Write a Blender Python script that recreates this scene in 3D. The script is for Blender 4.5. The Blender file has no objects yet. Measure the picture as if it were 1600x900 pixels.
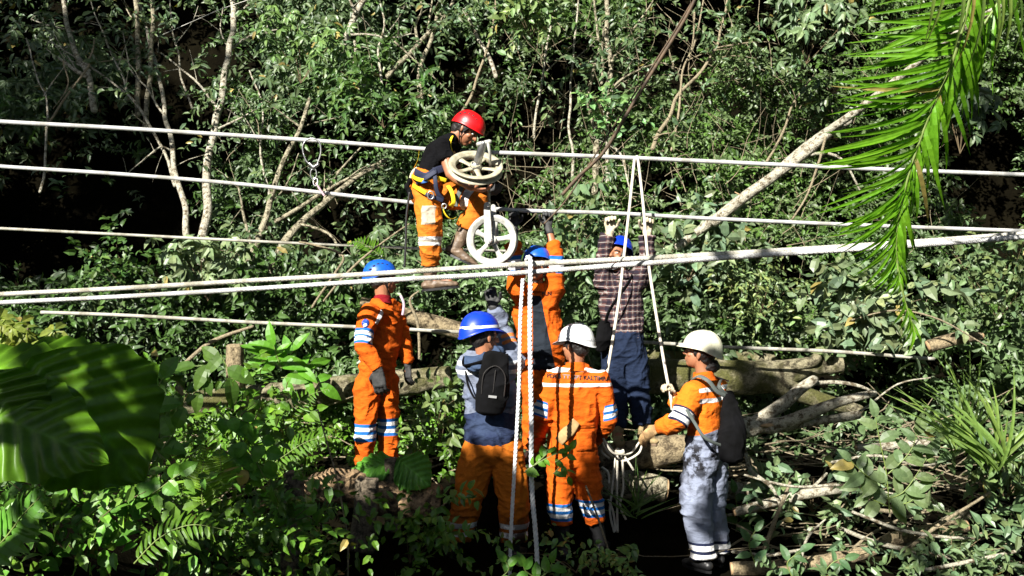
import bpy, bmesh, math, random
import numpy as np
from mathutils import Vector, Matrix
from mathutils.bvhtree import BVHTree
random.seed(7)
RS = np.random.RandomState(11)
C = bpy.context.scene.collection
SC = bpy.context.scene
# ------------------------------------------------------------------ camera, sky, sun, exposure
CAMZ = 2.1
cam_d = bpy.data.cameras.new('camera'); cam = bpy.data.objects.new('camera', cam_d); C.objects.link(cam)
cam.location = (0, 0, CAMZ); cam.rotation_euler = (math.radians(90), 0, 0)
cam_d.lens = 36; cam_d.sensor_width = 36; cam_d.clip_end = 600; cam_d.clip_start = 0.05
SC.camera = cam
SUN_EL, SUN_AZ = 34.0, 30.0          # elevation; degrees to the left of straight behind the camera
w = bpy.data.worlds.new('World'); SC.world = w; w.use_nodes = True
nt = w.node_tree; nt.nodes.clear()
sky = nt.nodes.new('ShaderNodeTexSky'); sky.sky_type = 'NISHITA'; sky.sun_disc = False
sky.sun_elevation = math.radians(SUN_EL); sky.sun_rotation = math.radians(180 + SUN_AZ)
bg = nt.nodes.new('ShaderNodeBackground'); bg.inputs['Strength'].default_value = 0.05
wo = nt.nodes.new('ShaderNodeOutputWorld')
nt.links.new(sky.outputs[0], bg.inputs['Color']); nt.links.new(bg.outputs[0], wo.inputs['Surface'])
SUNV = Vector((-math.cos(math.radians(SUN_EL))*math.sin(math.radians(SUN_AZ)),
               -math.cos(math.radians(SUN_EL))*math.cos(math.radians(SUN_AZ)), math.sin(math.radians(SUN_EL))))
sd = bpy.data.lights.new('sun', 'SUN'); sd.energy = 5.0; sd.angle = math.radians(0.5); sd.color = (1, 0.96, 0.88)
so = bpy.data.objects.new('sun', sd); C.objects.link(so); so.rotation_euler = SUNV.to_track_quat('Z', 'Y').to_euler()
SC.view_settings.view_transform = 'Standard'; SC.view_settings.look = 'None'
SC.view_settings.exposure = 1.3; SC.view_settings.gamma = 1
SC.cycles.max_bounces = 5; SC.cycles.diffuse_bounces = 1; SC.cycles.transparent_max_bounces = 8

def at(px, py, D):
    """point that the photo (1600 wide) shows at px, py, D metres in front of the camera"""
    return Vector(((px-800)/1600*D, D, CAMZ+(450-py)/1600*D))
def PL(D, *pts):
    out = []
    for p in pts:
        out.append(at(p[0], p[1], p[2] if len(p) > 2 else D))
    return out
# ------------------------------------------------------------------ numpy noise
def _h(i, j, k, s):
    n = (i*374761393 + j*668265263 + k*2147483647 + s*1274126177).astype(np.int64) & 0xffffffff
    n = ((n ^ (n >> 13))*1274126177) & 0xffffffff
    return ((n ^ (n >> 16)) & 0xffff)/65535.0
def vnoise(P, seed=0):
    P = np.asarray(P, float); i = np.floor(P).astype(np.int64); f = P-i; f = f*f*(3-2*f)
    r = 0
    for a in (0, 1):
        for b in (0, 1):
            for c in (0, 1):
                wt = (f[:, 0] if a else 1-f[:, 0])*(f[:, 1] if b else 1-f[:, 1])*(f[:, 2] if c else 1-f[:, 2])
                r = r + wt*_h(i[:, 0]+a, i[:, 1]+b, i[:, 2]+c, seed)
    return r*2-1
# ------------------------------------------------------------------ objects
def link(o, parent=None):
    C.objects.link(o)
    if parent is not None: o.parent = parent
    return o
def tag(o, label=None, cat=None, group=None, kind=None):
    if label: o['label'] = label
    if cat: o['category'] = cat
    if group: o['group'] = group
    if kind: o['kind'] = kind
    return o
def empty(name, loc, label, cat, group=None):
    o = bpy.data.objects.new(name, None); C.objects.link(o); o.location = loc; o.empty_display_size = .1
    tag(o, label, cat, group)
    bpy.context.view_layer.update() if False else None
    return o
def obj(name, V, F, m, parent=None, smooth=True, loc=None, mats=None, fm=None):
    """ONE mesh object from world-space verts; children keep world placement"""
    V = np.asarray(V, float)
    off = np.zeros(3)
    if parent is not None:
        p = parent
        while p is not None: off += np.array(p.location); p = p.parent
    if loc is not None: L = np.array(loc)-off
    else: L = np.zeros(3)
    me = bpy.data.meshes.new(name)
    me.from_pydata((V-off-L).tolist(), [], [list(map(int, f)) for f in F]); me.update()
    o = bpy.data.objects.new(name, me); o.location = L
    for mm in (mats or [m]): me.materials.append(mm)
    if fm is not None: me.polygons.foreach_set('material_index', np.asarray(fm, np.int32))
    me.polygons.foreach_set('use_smooth', [smooth]*len(me.polygons))
    return link(o, parent)
def fast_tris(name, V, T, col, m, parent=None, smooth=False):
    off = np.zeros(3)
    p = parent
    while p is not None: off += np.array(p.location); p = p.parent
    me = bpy.data.meshes.new(name)
    V = (np.asarray(V, np.float32)-off.astype(np.float32)); T = np.asarray(T, np.int32)
    me.vertices.add(len(V)); me.vertices.foreach_set('co', V.ravel())
    me.loops.add(T.size); me.loops.foreach_set('vertex_index', T.ravel())
    me.polygons.add(len(T)); me.polygons.foreach_set('loop_start', np.arange(0, T.size, 3, dtype=np.int32))
    me.polygons.foreach_set('loop_total', np.full(len(T), 3, np.int32))
    me.polygons.foreach_set('use_smooth', np.full(len(T), smooth))
    me.update(calc_edges=True)
    if col is not None:
        a = me.attributes.new('col', 'FLOAT_COLOR', 'POINT')
        c4 = np.ones((len(V), 4), np.float32); c4[:, :3] = col; a.data.foreach_set('color', c4.ravel())
    me.materials.append(m)
    return link(bpy.data.objects.new(name, me), parent)
class MB:
    def __init__(s): s.V = []; s.F = []
    def add(s, V, F):
        b = len(s.V); s.V += [tuple(v) for v in V]; s.F += [[b+i for i in f] for f in F]
    def ring_tube(s, P, R, n=10, flat=1.0, side=None, cap=True, twist=0.0, dome=True):
        """tapered tube along P; R radii; flat = radius ratio across the side vector"""
        P = [Vector(p) for p in P]; N = len(P)
        if not hasattr(R, '__len__'): R = [R]*N
        if not hasattr(flat, '__len__'): flat = [flat]*N
        T = []
        for i in range(N):
            a = P[max(0, i-1)]; b = P[min(N-1, i+1)]; t = (b-a)
            T.append(t.normalized() if t.length > 1e-9 else Vector((0, 0, 1)))
        if side is None:
            sv = T[0].cross(Vector((0.13, -1, 0.21)));
        else: sv = Vector(side)
        rings = []; 
        def frame(t, sv):
            x = (sv - t*sv.dot(t))
            if x.length < 1e-6: x = t.orthogonal()
            x.normalize(); return x, t.cross(x).normalized()
        seq = []
        for i in range(N): seq.append((P[i], T[i], R[i], flat[i]))
        if cap and dome == 'start':
            seq = [(P[0]-T[0]*R[0]*min(1, flat[0])*math.sin(a), T[0], R[0]*math.cos(a), flat[0]) for a in (1.25, .8, .4)]+seq
        elif cap and dome:
            pre = [(P[0]-T[0]*R[0]*min(1, flat[0])*math.sin(a), T[0], R[0]*math.cos(a), flat[0]) for a in (1.25, .8, .4)]
            post = [(P[-1]+T[-1]*R[-1]*min(1, flat[-1])*math.sin(a), T[-1], R[-1]*math.cos(a), flat[-1]) for a in (.4, .8, 1.25)]
            seq = pre+seq+post
        V = []; F = []; x = sv
        for k, (p, t, r, fl) in enumerate(seq):
            x, y = frame(t, x)
            for j in range(n):
                a = 2*math.pi*j/n + twist*k
                V.append(p + x*math.cos(a)*r + y*math.sin(a)*r*fl)
        M = len(seq)
        for k in range(M-1):
            for j in range(n):
                j2 = (j+1) % n
                F.append([k*n+j, k*n+j2, (k+1)*n+j2, (k+1)*n+j])
        if cap:
            F.append([j for j in range(n)][::-1]); F.append([(M-1)*n+j for j in range(n)])
        s.add(V, F); return s
    def ellipsoid(s, c, rx, ry, rz, M=None, nu=14, nv=9):
        c = Vector(c); V = []; F = []
        for i in range(nv+1):
            ph = math.pi*i/nv
            for j in range(nu):
                a = 2*math.pi*j/nu
                v = Vector((rx*math.sin(ph)*math.cos(a), ry*math.sin(ph)*math.sin(a), rz*math.cos(ph)))
                if M is not None: v = M @ v
                V.append(c+v)
        for i in range(nv):
            for j in range(nu):
                j2 = (j+1) % nu; F.append([i*nu+j, (i+1)*nu+j, (i+1)*nu+j2, i*nu+j2])
        s.add(V, F); return s
    def box(s, c, hx, hy, hz, M=None):
        c = Vector(c); V = []
        for x in (-1, 1):
            for y in (-1, 1):
                for z in (-1, 1):
                    v = Vector((x*hx, y*hy, z*hz)); V.append(c+(M @ v if M is not None else v))
        s.add(V, [[0, 1, 3, 2], [4, 6, 7, 5], [0, 4, 5, 1], [2, 3, 7, 6], [0, 2, 6, 4], [1, 5, 7, 3]]); return s
    def build(s, name, m, parent=None, smooth=True, bevel=0, loc=None):
        o = obj(name, s.V, s.F, m, parent, smooth, loc)
        if bevel:
            b = o.modifiers.new('bevel', 'BEVEL'); b.width = bevel; b.segments = 2
        return o
def spline(pts, n=6):
    P = [Vector(p) for p in pts]; out = []
    if len(P) < 3:
        return [P[0].lerp(P[1], i/n) for i in range(n+1)]
    for i in range(len(P)-1):
        a = P[max(i-1, 0)]; b = P[i]; c = P[i+1]; d = P[min(i+2, len(P)-1)]
        for k in range(n):
            t = k/n
            out.append(0.5*((2*b)+(-a+c)*t+(2*a-5*b+4*c-d)*t*t+(-a+3*b-3*c+d)*t**3))
    out.append(P[-1]); return out
def lerpR(R, m):
    xs = np.linspace(0, 1, len(R)); return list(np.interp(np.linspace(0, 1, m), xs, R))
def remesh(V, F, voxel, smooth=3, fac=0.5):
    """union of overlapping closed shapes as one continuous surface -> (verts, faces) arrays"""
    me = bpy.data.meshes.new('tmp'); me.from_pydata([tuple(v) for v in V], [], F); me.update()
    bm = bmesh.new(); bm.from_mesh(me); bmesh.ops.remove_doubles(bm, verts=bm.verts, dist=1e-5); bmesh.ops.recalc_face_normals(bm, faces=bm.faces); bm.to_mesh(me); bm.free()
    o = bpy.data.objects.new('tmp', me); C.objects.link(o)
    r = o.modifiers.new('r', 'REMESH'); r.mode = 'VOXEL'; r.voxel_size = voxel; r.adaptivity = 0
    if smooth:
        s = o.modifiers.new('s', 'SMOOTH'); s.factor = fac; s.iterations = smooth
    dg = bpy.context.evaluated_depsgraph_get(); e = o.evaluated_get(dg); m2 = e.to_mesh()
    n = len(m2.vertices); A = np.empty(n*3); m2.vertices.foreach_get('co', A); A = A.reshape(-1, 3)
    N = np.empty(n*3); m2.vertices.foreach_get('normal', N); N = N.reshape(-1, 3)
    Fs = [list(p.vertices) for p in m2.polygons]
    e.to_mesh_clear(); bpy.data.objects.remove(o); bpy.data.meshes.remove(me)
    return A, N, Fs
# ------------------------------------------------------------------ materials
def _mat(name):
    m = bpy.data.materials.new(name); m.use_nodes = True; t = m.node_tree; b = t.nodes['Principled BSDF']; return m, t, b
def N_(t, kind, **kw):
    n = t.nodes.new(kind)
    for k, v in kw.items():
        if k in n.inputs: n.inputs[k].default_value = v
        else: setattr(n, k, v)
    return n
def coords(t, scale=(1, 1, 1)):
    tc = t.nodes.new('ShaderNodeTexCoord'); mp = t.nodes.new('ShaderNodeMapping'); mp.inputs['Scale'].default_value = scale
    t.links.new(tc.outputs['Object'], mp.inputs[0]); return mp.outputs[0]
def ramp(t, fac, stops):
    r = t.nodes.new('ShaderNodeValToRGB'); t.links.new(fac, r.inputs[0])
    while len(r.color_ramp.elements) < len(stops): r.color_ramp.elements.new(.5)
    for e, (p, c) in zip(r.color_ramp.elements, stops): e.position = p; e.color = (*c, 1)
    return r.outputs[0]
def mixc(t, fac, a, b, mode='MIX'):
    n = t.nodes.new('ShaderNodeMix'); n.data_type = 'RGBA'; n.blend_type = mode
    for s, v in ((0, fac), (6, a), (7, b)):
        if hasattr(v, 'node'): t.links.new(v, n.inputs[s])
        else: n.inputs[s].default_value = v if s == 0 else (*v, 1)
    return n.outputs[2]
def bump(t, b, h, strength=.4, dist=.01):
    bn = t.nodes.new('ShaderNodeBump'); bn.inputs['Strength'].default_value = strength; bn.inputs['Distance'].default_value = dist
    t.links.new(h, bn.inputs['Height']); t.links.new(bn.outputs[0], b.inputs['Normal'])
def noise(t, vec, scale, detail=4, rough=.6):
    n = N_(t, 'ShaderNodeTexNoise', Scale=scale, Detail=detail, Roughness=rough); t.links.new(vec, n.inputs['Vector']); return n.outputs[0]
def plain(name, c, rough=.6, metal=0, var=.15, scale=14, bmp=.2, spec=.5, c2=None):
    m, t, b = _mat(name); v = coords(t); n = noise(t, v, scale)
    c2 = c2 or tuple(x*(1-2*var) for x in c)
    t.links.new(ramp(t, n, [(.3, c2), (.62, c)]), b.inputs['Base Color'])
    b.inputs['Roughness'].default_value = rough; b.inputs['Metallic'].default_value = metal; b.inputs['Specular IOR Level'].default_value = spec
    if bmp: bump(t, b, noise(t, v, scale*5), bmp, .004)
    return m
def leafmat(name, rough=.45, trans=.12, spec=.5, spots=False):
    m, t, b = _mat(name)
    a = N_(t, 'ShaderNodeAttribute', attribute_name='col')
    v = coords(t); n = noise(t, v, 30, 3); f = ramp(t, n, [(.3, (.75, .75, .75)), (.7, (1.15, 1.15, 1.15))])
    c = mixc(t, 1.0, a.outputs['Color'], f, 'MULTIPLY')
    if spots: c = mixc(t, ramp(t, noise(t, v, 16, 6, .7), [(.66, (0, 0, 0)), (.72, (1, 1, 1))]), c, (.16, .10, .03)); c = mixc(t, .5, c, ramp(t, noise(t, v, 8, 8), [(.35, (.45, .5, .4)), (.65, (1.2, 1.2, 1.1))]), 'MULTIPLY')
    t.links.new(c, b.inputs['Base Color']); b.inputs['Roughness'].default_value = rough; b.inputs['Specular IOR Level'].default_value = spec
    if trans:
        tr = t.nodes.new('ShaderNodeBsdfTranslucent'); t.links.new(mixc(t, 1.0, c, (1.3, 1.6, .5), 'MULTIPLY'), tr.inputs[0])
        mx = t.nodes.new('ShaderNodeMixShader'); mx.inputs[0].default_value = trans
        t.links.new(b.outputs[0], mx.inputs[1]); t.links.new(tr.outputs[0], mx.inputs[2])
        t.links.new(mx.outputs[0], t.nodes['Material Output'].inputs['Surface'])
    return m
def cloth(name, base, marks=(), rough=.9, plaid=False, stain_shade=None, dirt=.18, spec=.15):
    """marks: colours painted where the garment's signed-distance attributes mark0, mark1, ... are positive"""
    m, t, b = _mat(name); v = coords(t)
    n = noise(t, v, 5, 6); c = ramp(t, n, [(.3, tuple(x*(1-dirt) for x in base)), (.6, base)])
    if plaid:
        sx = t.nodes.new('ShaderNodeSeparateXYZ'); 
        nv = N_(t, 'ShaderNodeTexNoise', Scale=6.0, Detail=1.0); t.links.new(v, nv.inputs['Vector'])
        ad = t.nodes.new('ShaderNodeVectorMath'); ad.operation = 'MULTIPLY_ADD'; ad.inputs[1].default_value = (.03, .03, .03)
        t.links.new(nv.outputs['Color'], ad.inputs[0]); t.links.new(v, ad.inputs[2]); t.links.new(ad.outputs[0], sx.inputs[0])
        def M(op, a, bb):
            q = t.nodes.new('ShaderNodeMath'); q.operation = op
            for i, x in enumerate((a, bb)):
                if hasattr(x, 'node'): t.links.new(x, q.inputs[i])
                else: q.inputs[i].default_value = x
            return q.outputs[0]
        xy = M('ADD', sx.outputs['X'], M('MULTIPLY', sx.outputs['Y'], .7))
        for src in (xy, sx.outputs['Z']):
            fr = M('FRACT', M('MULTIPLY', src, 1/.052), 0)
            c = mixc(t, M('MULTIPLY', M('LESS_THAN', fr, .42), .75), c, (.012, .012, .022))
            l = M('COMPARE', fr, .72); 
            l.node.inputs[2].default_value = .06
            c = mixc(t, M('MULTIPLY', l, .75), c, (.34, .31, .29))
    for i, col in enumerate(marks):
        a = N_(t, 'ShaderNodeAttribute', attribute_name='mark%d' % i)
        g = t.nodes.new('ShaderNodeMath'); g.operation = 'GREATER_THAN'; g.inputs[1].default_value = 0
        t.links.new(a.outputs['Fac'], g.inputs[0]); 
        cc = ramp(t, noise(t, v, 9, 5), [(.3, tuple(x*(1-dirt*.6) for x in col)), (.55, col)])
        c = mixc(t, g.outputs[0], c, cc)
    if stain_shade:
        s = ramp(t, noise(t, v, stain_shade[1], 5), [(stain_shade[2], (0, 0, 0)), (stain_shade[2]+.08, (1, 1, 1))])
        a = N_(t, 'ShaderNodeAttribute', attribute_name='stain_shade'); 
        c = mixc(t, mixc(t, 1.0, s, a.outputs['Color'], 'MULTIPLY'), c, stain_shade[0])
    sm = ramp(t, noise(t, v, 3.1, 9, .75), [(.50, (1, 1, 1)), (.66, (.62, .58, .55))]); c = mixc(t, 1.0, c, sm, 'MULTIPLY')
    t.links.new(c, b.inputs['Base Color']); b.inputs['Roughness'].default_value = rough; b.inputs['Specular IOR Level'].default_value = spec
    v2 = coords(t, (1, 1, 1.8)); bump(t, b, noise(t, v2, 16, 5, .55), .75, .02)
    return m
def bark(name, pale, dark, scale=16, thr=.45, moss=None):
    m, t, b = _mat(name); v = coords(t); n = noise(t, v, scale, 8, .7)
    c = ramp(t, n, [(thr-.08, dark), (thr+.03, pale), (.8, tuple(min(1, x*1.15) for x in pale))])
    if moss:
        f = ramp(t, noise(t, v, 4, 5), [(.42, (0, 0, 0)), (.6, (1, 1, 1))]); c = mixc(t, f, c, moss)
    fine = ramp(t, noise(t, v, 70, 6, .7), [(.35, (.45, .43, .40)), (.6, (1.1, 1.1, 1.1))]); c = mixc(t, .8, c, fine, 'MULTIPLY')
    t.links.new(c, b.inputs['Base Color']); b.inputs['Roughness'].default_value = .9
    h = t.nodes.new('ShaderNodeMath'); h.operation = 'ADD'; t.links.new(n, h.inputs[0]); t.links.new(noise(t, v, 45, 6, .7), h.inputs[1]); bump(t, b, h.outputs[0], .9, .025); return m
ORANGE = (.62, .108, .007); BLUE = (.015, .13, .42); WHITE = (.78, .78, .78)
M_skin = plain('skin', (.36, .15, .075), .5, var=.08, scale=20, bmp=.1)
M_hair = plain('hair', (.012, .009, .008), .6, scale=60, bmp=.5)
M_black = plain('black_rubber', (.015, .015, .016), .45, scale=20)
M_leather = plain('brown_leather', (.19, .13, .085), .5, scale=18, c2=(.06, .04, .025), bmp=.5)
M_tanboot = plain('tan_suede', (.34, .25, .12), .85, scale=22, c2=(.16, .11, .05), bmp=.5)
M_glove_b = plain('dark_glove', (.035, .035, .035), .7, scale=25, bmp=.5)
M_glove_w = plain('cream_glove', (.62, .55, .40), .9, scale=25, c2=(.38, .30, .18), bmp=.5)
M_glove_t = plain('tan_glove', (.5, .32, .14), .85, scale=18, c2=(.22, .13, .06), bmp=.5)
M_white = plain('white_plastic', (.75, .76, .77), .3, var=.04, scale=8, bmp=.05)
M_cream = plain('cream_plastic', (.66, .62, .42), .4, scale=9, c2=(.5, .46, .3), bmp=.1)
M_red = plain('red_plastic', (.72, .008, .012), .36, var=.16, scale=28, bmp=.15)
M_blue = plain('blue_plastic', (.008, .11, .62), .38, var=.16, scale=28, bmp=.15)
M_navyb = plain('deep_blue_plastic', (.004, .035, .5), .22, var=.06, bmp=.05)
M_eye = plain('eye_white', (.7, .68, .64), .3, var=0, bmp=0)
M_rope = plain('white_rope', (.8, .8, .8), .8, var=.1, scale=40, bmp=.5)
M_rope_g = plain('grey_rope', (.62, .60, .55), .85, scale=9, c2=(.4, .38, .32), bmp=.5)
M_rope_c = plain('cream_rope', (.66, .62, .52), .85, scale=20, c2=(.5, .45, .36), bmp=.5)
M_wire = plain('rusty_wire', (.10, .06, .03), .7, scale=30, c2=(.03, .02, .012))
M_cast = plain('pale_cast_metal', (.46, .43, .31), .5, scale=16, c2=(.24, .21, .14), bmp=.5)
M_cast2 = plain('white_cast_metal', (.50, .50, .46), .5, scale=16, c2=(.27, .26, .22), bmp=.5)
M_steel = plain('steel', (.5, .5, .5), .35, metal=.9, scale=20, c2=(.3, .3, .3))
M_pack = plain('black_nylon', (.006, .006, .007), 1.0, scale=8, c2=(.003, .003, .003), bmp=.3, spec=.1)
M_strap_g = plain('grey_webbing', (.10, .12, .11), .8, bmp=.3)
M_navy = plain('navy_webbing', (.012, .018, .05), .7, bmp=.3)
M_yellow = plain('yellow_webbing', (.85, .62, .01), .7, var=.05, bmp=.3)
M_bluec = plain('blue_webbing', (.02, .12, .4), .7, bmp=.3)
M_bark_p = bark('pale_bark', (.40, .36, .25), (.07, .06, .03), 20, .5)
M_bark_t = bark('tan_bark', (.34, .27, .16), (.09, .065, .035), 14, .5)
M_bark_w = bark('whitish_bark', (.50, .47, .37), (.12, .09, .05), 22, .48)
M_bark_m = bark('mossy_bark', (.30, .27, .17), (.05, .04, .02), 12, .5, (.09, .09, .02))
M_bark_d = bark('dark_bark', (.16, .13, .085), (.04, .03, .02), 14)
M_twig = bark('twig_bark', (.30, .25, .16), (.14, .11, .06), 12, .4)
M_cut = plain('fresh_cut_wood', (.46, .31, .17), .85, scale=22, c2=(.28, .17, .08), bmp=.4)
M_leaf = leafmat('leaf'); M_leaf_g = leafmat('glossy_leaf', .45, .3, .35); M_palm = leafmat('palm_leaf', .42, .35, .4)
def ground_mat():
    m, t, b = _mat('soil'); v = coords(t); n = noise(t, v, 3, 9, .7)
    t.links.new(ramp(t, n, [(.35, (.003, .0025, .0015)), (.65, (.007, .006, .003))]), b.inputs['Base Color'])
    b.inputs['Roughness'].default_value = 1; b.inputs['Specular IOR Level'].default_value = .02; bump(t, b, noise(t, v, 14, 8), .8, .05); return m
M_soil = ground_mat()
# ------------------------------------------------------------------ leaves
def frames(d, n):
    d = d/np.linalg.norm(d, axis=1, keepdims=True)
    n = n-(n*d).sum(1, keepdims=True)*d; n = n/np.maximum(np.linalg.norm(n, axis=1, keepdims=True), 1e-6)
    return d, n, np.cross(d, n)
# template rows: (along, half width, lift)
TPL = {'simple': ([0, .45, 1], [0, .5, 0], [0, .0, -.10]),
       'oval': ([0, .22, .6, 1], [.03, .42, .42, 0], [0, .02, 0, -.12]),
       'lance': ([0, .3, .7, 1], [.03, .5, .38, 0], [0, .03, -.02, -.16]),
       'fine': ([0, .1, .25, .45, .65, .85, 1], [.04, .30, .47, .5, .42, .2, 0], [0, .01, .03, .02, -.03, -.10, -.18])}
def leaves(pos, d, n, L, W, col, kind='oval', fold=.18):
    """many leaves as one triangle soup. pos,d,n (N,3); L,W (N,), col (N,3)"""
    a, hw, lf = [np.array(x, float) for x in TPL[kind]]
    d, n, s = frames(d, n); K = len(a); N = len(pos)
    rib = pos[:, None, :]+d[:, None, :]*(a[None, :, None]*L[:, None, None])+n[:, None, :]*(lf[None, :, None]*L[:, None, None])
    e = (hw[None, :, None]*W[:, None, None]); up = n[:, None, :]*(e*fold*2)
    l = rib+s[:, None, :]*e+up; r = rib-s[:, None, :]*e+up
    V = np.stack([rib, l, r], 2).reshape(N, K*3, 3)
    T = []
    for k in range(K-1):
        R0, L0, Q0, R1, L1, Q1 = k*3, k*3+1, k*3+2, k*3+3, k*3+4, k*3+5
        if k > 0 or hw[0] > 0: T += [[R0, R1, L0], [R0, Q0, R1]]
        if hw[k+1] > 0: T += [[L0 if hw[k] > 0 else R0, R1, L1], [Q0 if hw[k] > 0 else R0, Q1, R1]]
    T = np.array(T)
    TT = (T[None]+(np.arange(N)*K*3)[:, None, None]).reshape(-1, 3)
    CC = np.repeat(col, K*3, axis=0)
    return V.reshape(-1, 3), TT, CC
class Soup:
    def __init__(s): s.V = []; s.T = []; s.C = []; s.n = 0
    def add(s, V, T, Cc):
        s.V.append(V); s.T.append(T+s.n); s.C.append(Cc); s.n += len(V); return s
    def build(s, name, m, parent=None, smooth=False):
        return fast_tris(name, np.concatenate(s.V), np.concatenate(s.T), np.concatenate(s.C), m, parent, smooth)
def unit(v): return v/np.maximum(np.linalg.norm(v, axis=-1, keepdims=True), 1e-9)
def colvar(n, base, dv=.35, dh=.25):
    b = np.array(base)[None]*(1+RS.uniform(-dv, dv, (n, 1)))
    h = RS.uniform(-dh, dh, (n, 1)); b = b*np.concatenate([1+h, 1+h*.2, 1-h*.5], 1)
    y = RS.rand(n) < .012; b[y] = np.array([.30, .24, .07])*(1+RS.uniform(-.3, .3, (y.sum(), 1)))
    return np.clip(b, .003, .8)
def sprays(O, D, length, nl, L, W, base, kind='oval', droop=.35, facing=(0, -.8, .9), soup=None, jit=.35):
    """twigs with alternate leaves. O,D (S,3)"""
    S = len(O); soup = soup or Soup(); D = unit(D)
    k = np.tile(np.arange(nl), S); si = np.repeat(np.arange(S), nl)
    t = (k+RS.rand(len(k))*.6)/nl*length*(.7+.6*RS.rand(S))[si]
    o = O[si]+D[si]*t[:, None]; o[:, 2] -= droop*t*t/length
    f = np.array(facing)[None]; sd = unit(np.cross(D, f+RS.normal(0, .3, (S, 3))))[si]
    sg = np.where(k % 2 == 0, 1., -1.)[:, None]
    d = D[si]*.55+sd*sg*.8+RS.normal(0, jit, (len(k), 3)); d[:, 2] -= droop
    n = f+RS.normal(0, .8, (len(k), 3))
    sz = (.65+.6*RS.rand(len(k)))*(.8+.4*RS.rand(S))[si]
    b = np.asarray(base)
    if b.ndim == 1: c = colvar(len(k), b, .3, .2)*(.75+.5*RS.rand(S, 1))[si]
    else: c = b[si]*(.7+.6*RS.rand(len(k), 1))
    soup.add(*leaves(o, d, n, L*sz, W*sz, c, kind)); return soup
def whorls(O, Ax, nl, L, W, base, kind='lance', soup=None, tilt=.35):
    """palmate leaves: nl leaflets radiating from each origin"""
    S = len(O); soup = soup or Soup(); Ax = unit(Ax)
    k = np.tile(np.arange(nl), S); si = np.repeat(np.arange(S), nl)
    u = unit(np.cross(Ax, RS.normal(0, 1, (S, 3)))); v = np.cross(Ax, u)
    a = (k/nl*2*np.pi*.85+RS.normal(0, .12, len(k)))
    d = u[si]*np.cos(a)[:, None]+v[si]*np.sin(a)[:, None]-Ax[si]*tilt*(.3+RS.rand(len(k))[:, None]); d[:, 2] -= .25
    sz = (.7+.5*RS.rand(len(k)))*(.75+.5*RS.rand(S))[si]
    c = colvar(len(k), base, .2, .12)*(.75+.5*RS.rand(S, 1))[si]
    soup.add(*leaves(O[si]+d*.01, d, Ax[si]+RS.normal(0, .35, (len(k), 3)), L*sz, W*sz, c, kind)); return soup
# ------------------------------------------------------------------ ground and hillside
def sstep(a, b, x): t = np.clip((x-a)/(b-a), 0, 1); return t*t*(3-2*t)
def ground_h(x, y):
    x = np.asarray(x, float); y = np.asarray(y, float)
    z = .4*(1-sstep(3, 6.5, y)) + .50*sstep(7.6, 8.4, y)*(1-.35*sstep(.6, 2, x)) + .2*sstep(8.4, 9.5, y) + .3*sstep(9.5, 11, y)
    z = z + .75*sstep(1.2, 3.0, -x)*sstep(2.0, 4.0, y)*(1-sstep(6.6, 8.5, y))
    z = z + np.clip(y-12.3, 0, 3.6)*2.6 + np.clip(y-15.9, 0, 60)*.45 + np.clip(y-74.9, 0, 400)*.03
    P = np.stack([x*.9, y*.9, np.zeros_like(x)], -1).reshape(-1, 3)
    return z + (vnoise(P, 3)*.10+vnoise(P*3.1, 4)*.04).reshape(x.shape)*sstep(0, 3, y+3)
xs = np.concatenate([np.linspace(-400, -14, 14), np.linspace(-13, 13, 131), np.linspace(14, 400, 14)])
ys = np.concatenate([np.linspace(-300, -3, 12), np.linspace(-2.5, 17, 130), np.linspace(18, 400, 20)])
X, Y = np.meshgrid(xs, ys, indexing='ij'); Z = ground_h(X, Y)
V = np.stack([X, Y, Z], -1).reshape(-1, 3); ny = len(ys)
F = [[i*ny+j, (i+1)*ny+j, (i+1)*ny+j+1, i*ny+j+1] for i in range(len(xs)-1) for j in range(ny-1)]
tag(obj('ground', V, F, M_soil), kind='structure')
def topix(P): P = np.asarray(P); return 800+P[..., 0]/P[..., 1]*1600, 450-(P[..., 2]-CAMZ)/P[..., 1]*1600
# ------------------------------------------------------------------ hillside foliage
def front_y(x, z):
    P = np.stack([x*.55, z*.55, np.zeros_like(x)], -1); Q = P*2.6
    return 10.5+(z-1)*.42+vnoise(P, 21)*.9+vnoise(Q, 22)*.35
def density(x, z, px, py):
    P = np.stack([x*.9, z*.9, np.zeros_like(x)], -1); d = .55+vnoise(P, 31)*.6+vnoise(P*2.7, 32)*.75
    holes = [(290, 200, 60, 200, 1), (250, 60, 60, 60, .8), (60, 330, 120, 70, 1.), (130, 410, 130, 60, .8), (100, 250, 90, 60, .7), (180, 40, 60, 40, .6), (600, 320, 40, 50, .8), (1080, 120, 30, 30, .6), (760, 330, 30, 20, .8), (1450, 420, 50, 60, .7), (1240, 430, 40, 40, .7), (1560, 420, 40, 50, .6), (480, 400, 60, 40, .5), (1330, 60, 50, 40, .5), (1545, 260, 60, 80, 1), (870, 150, 40, 75, .9), (700, 110, 60, 60, .4), (1590, 330, 60, 40, .6),
             (650, 560, 60, 60, .8), (20, 120, 60, 90, .5), (420, 120, 25, 70, .6), (800, 60, 30, 50, .4), (240, 380, 60, 50, .8), (540, 330, 40, 60, .3), (1150, 590, 80, 30, .6), (1480, 560, 70, 20, .7)]
    for hx, hy, rx, ry, s in holes: d -= s*np.exp(-((px-hx)/rx)**2-((py-hy)/ry)**2)*1.3
    d -= .15*sstep(380, 250, px)+.20*sstep(390, 300, px)*sstep(450, 380, py)
    return d
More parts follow.
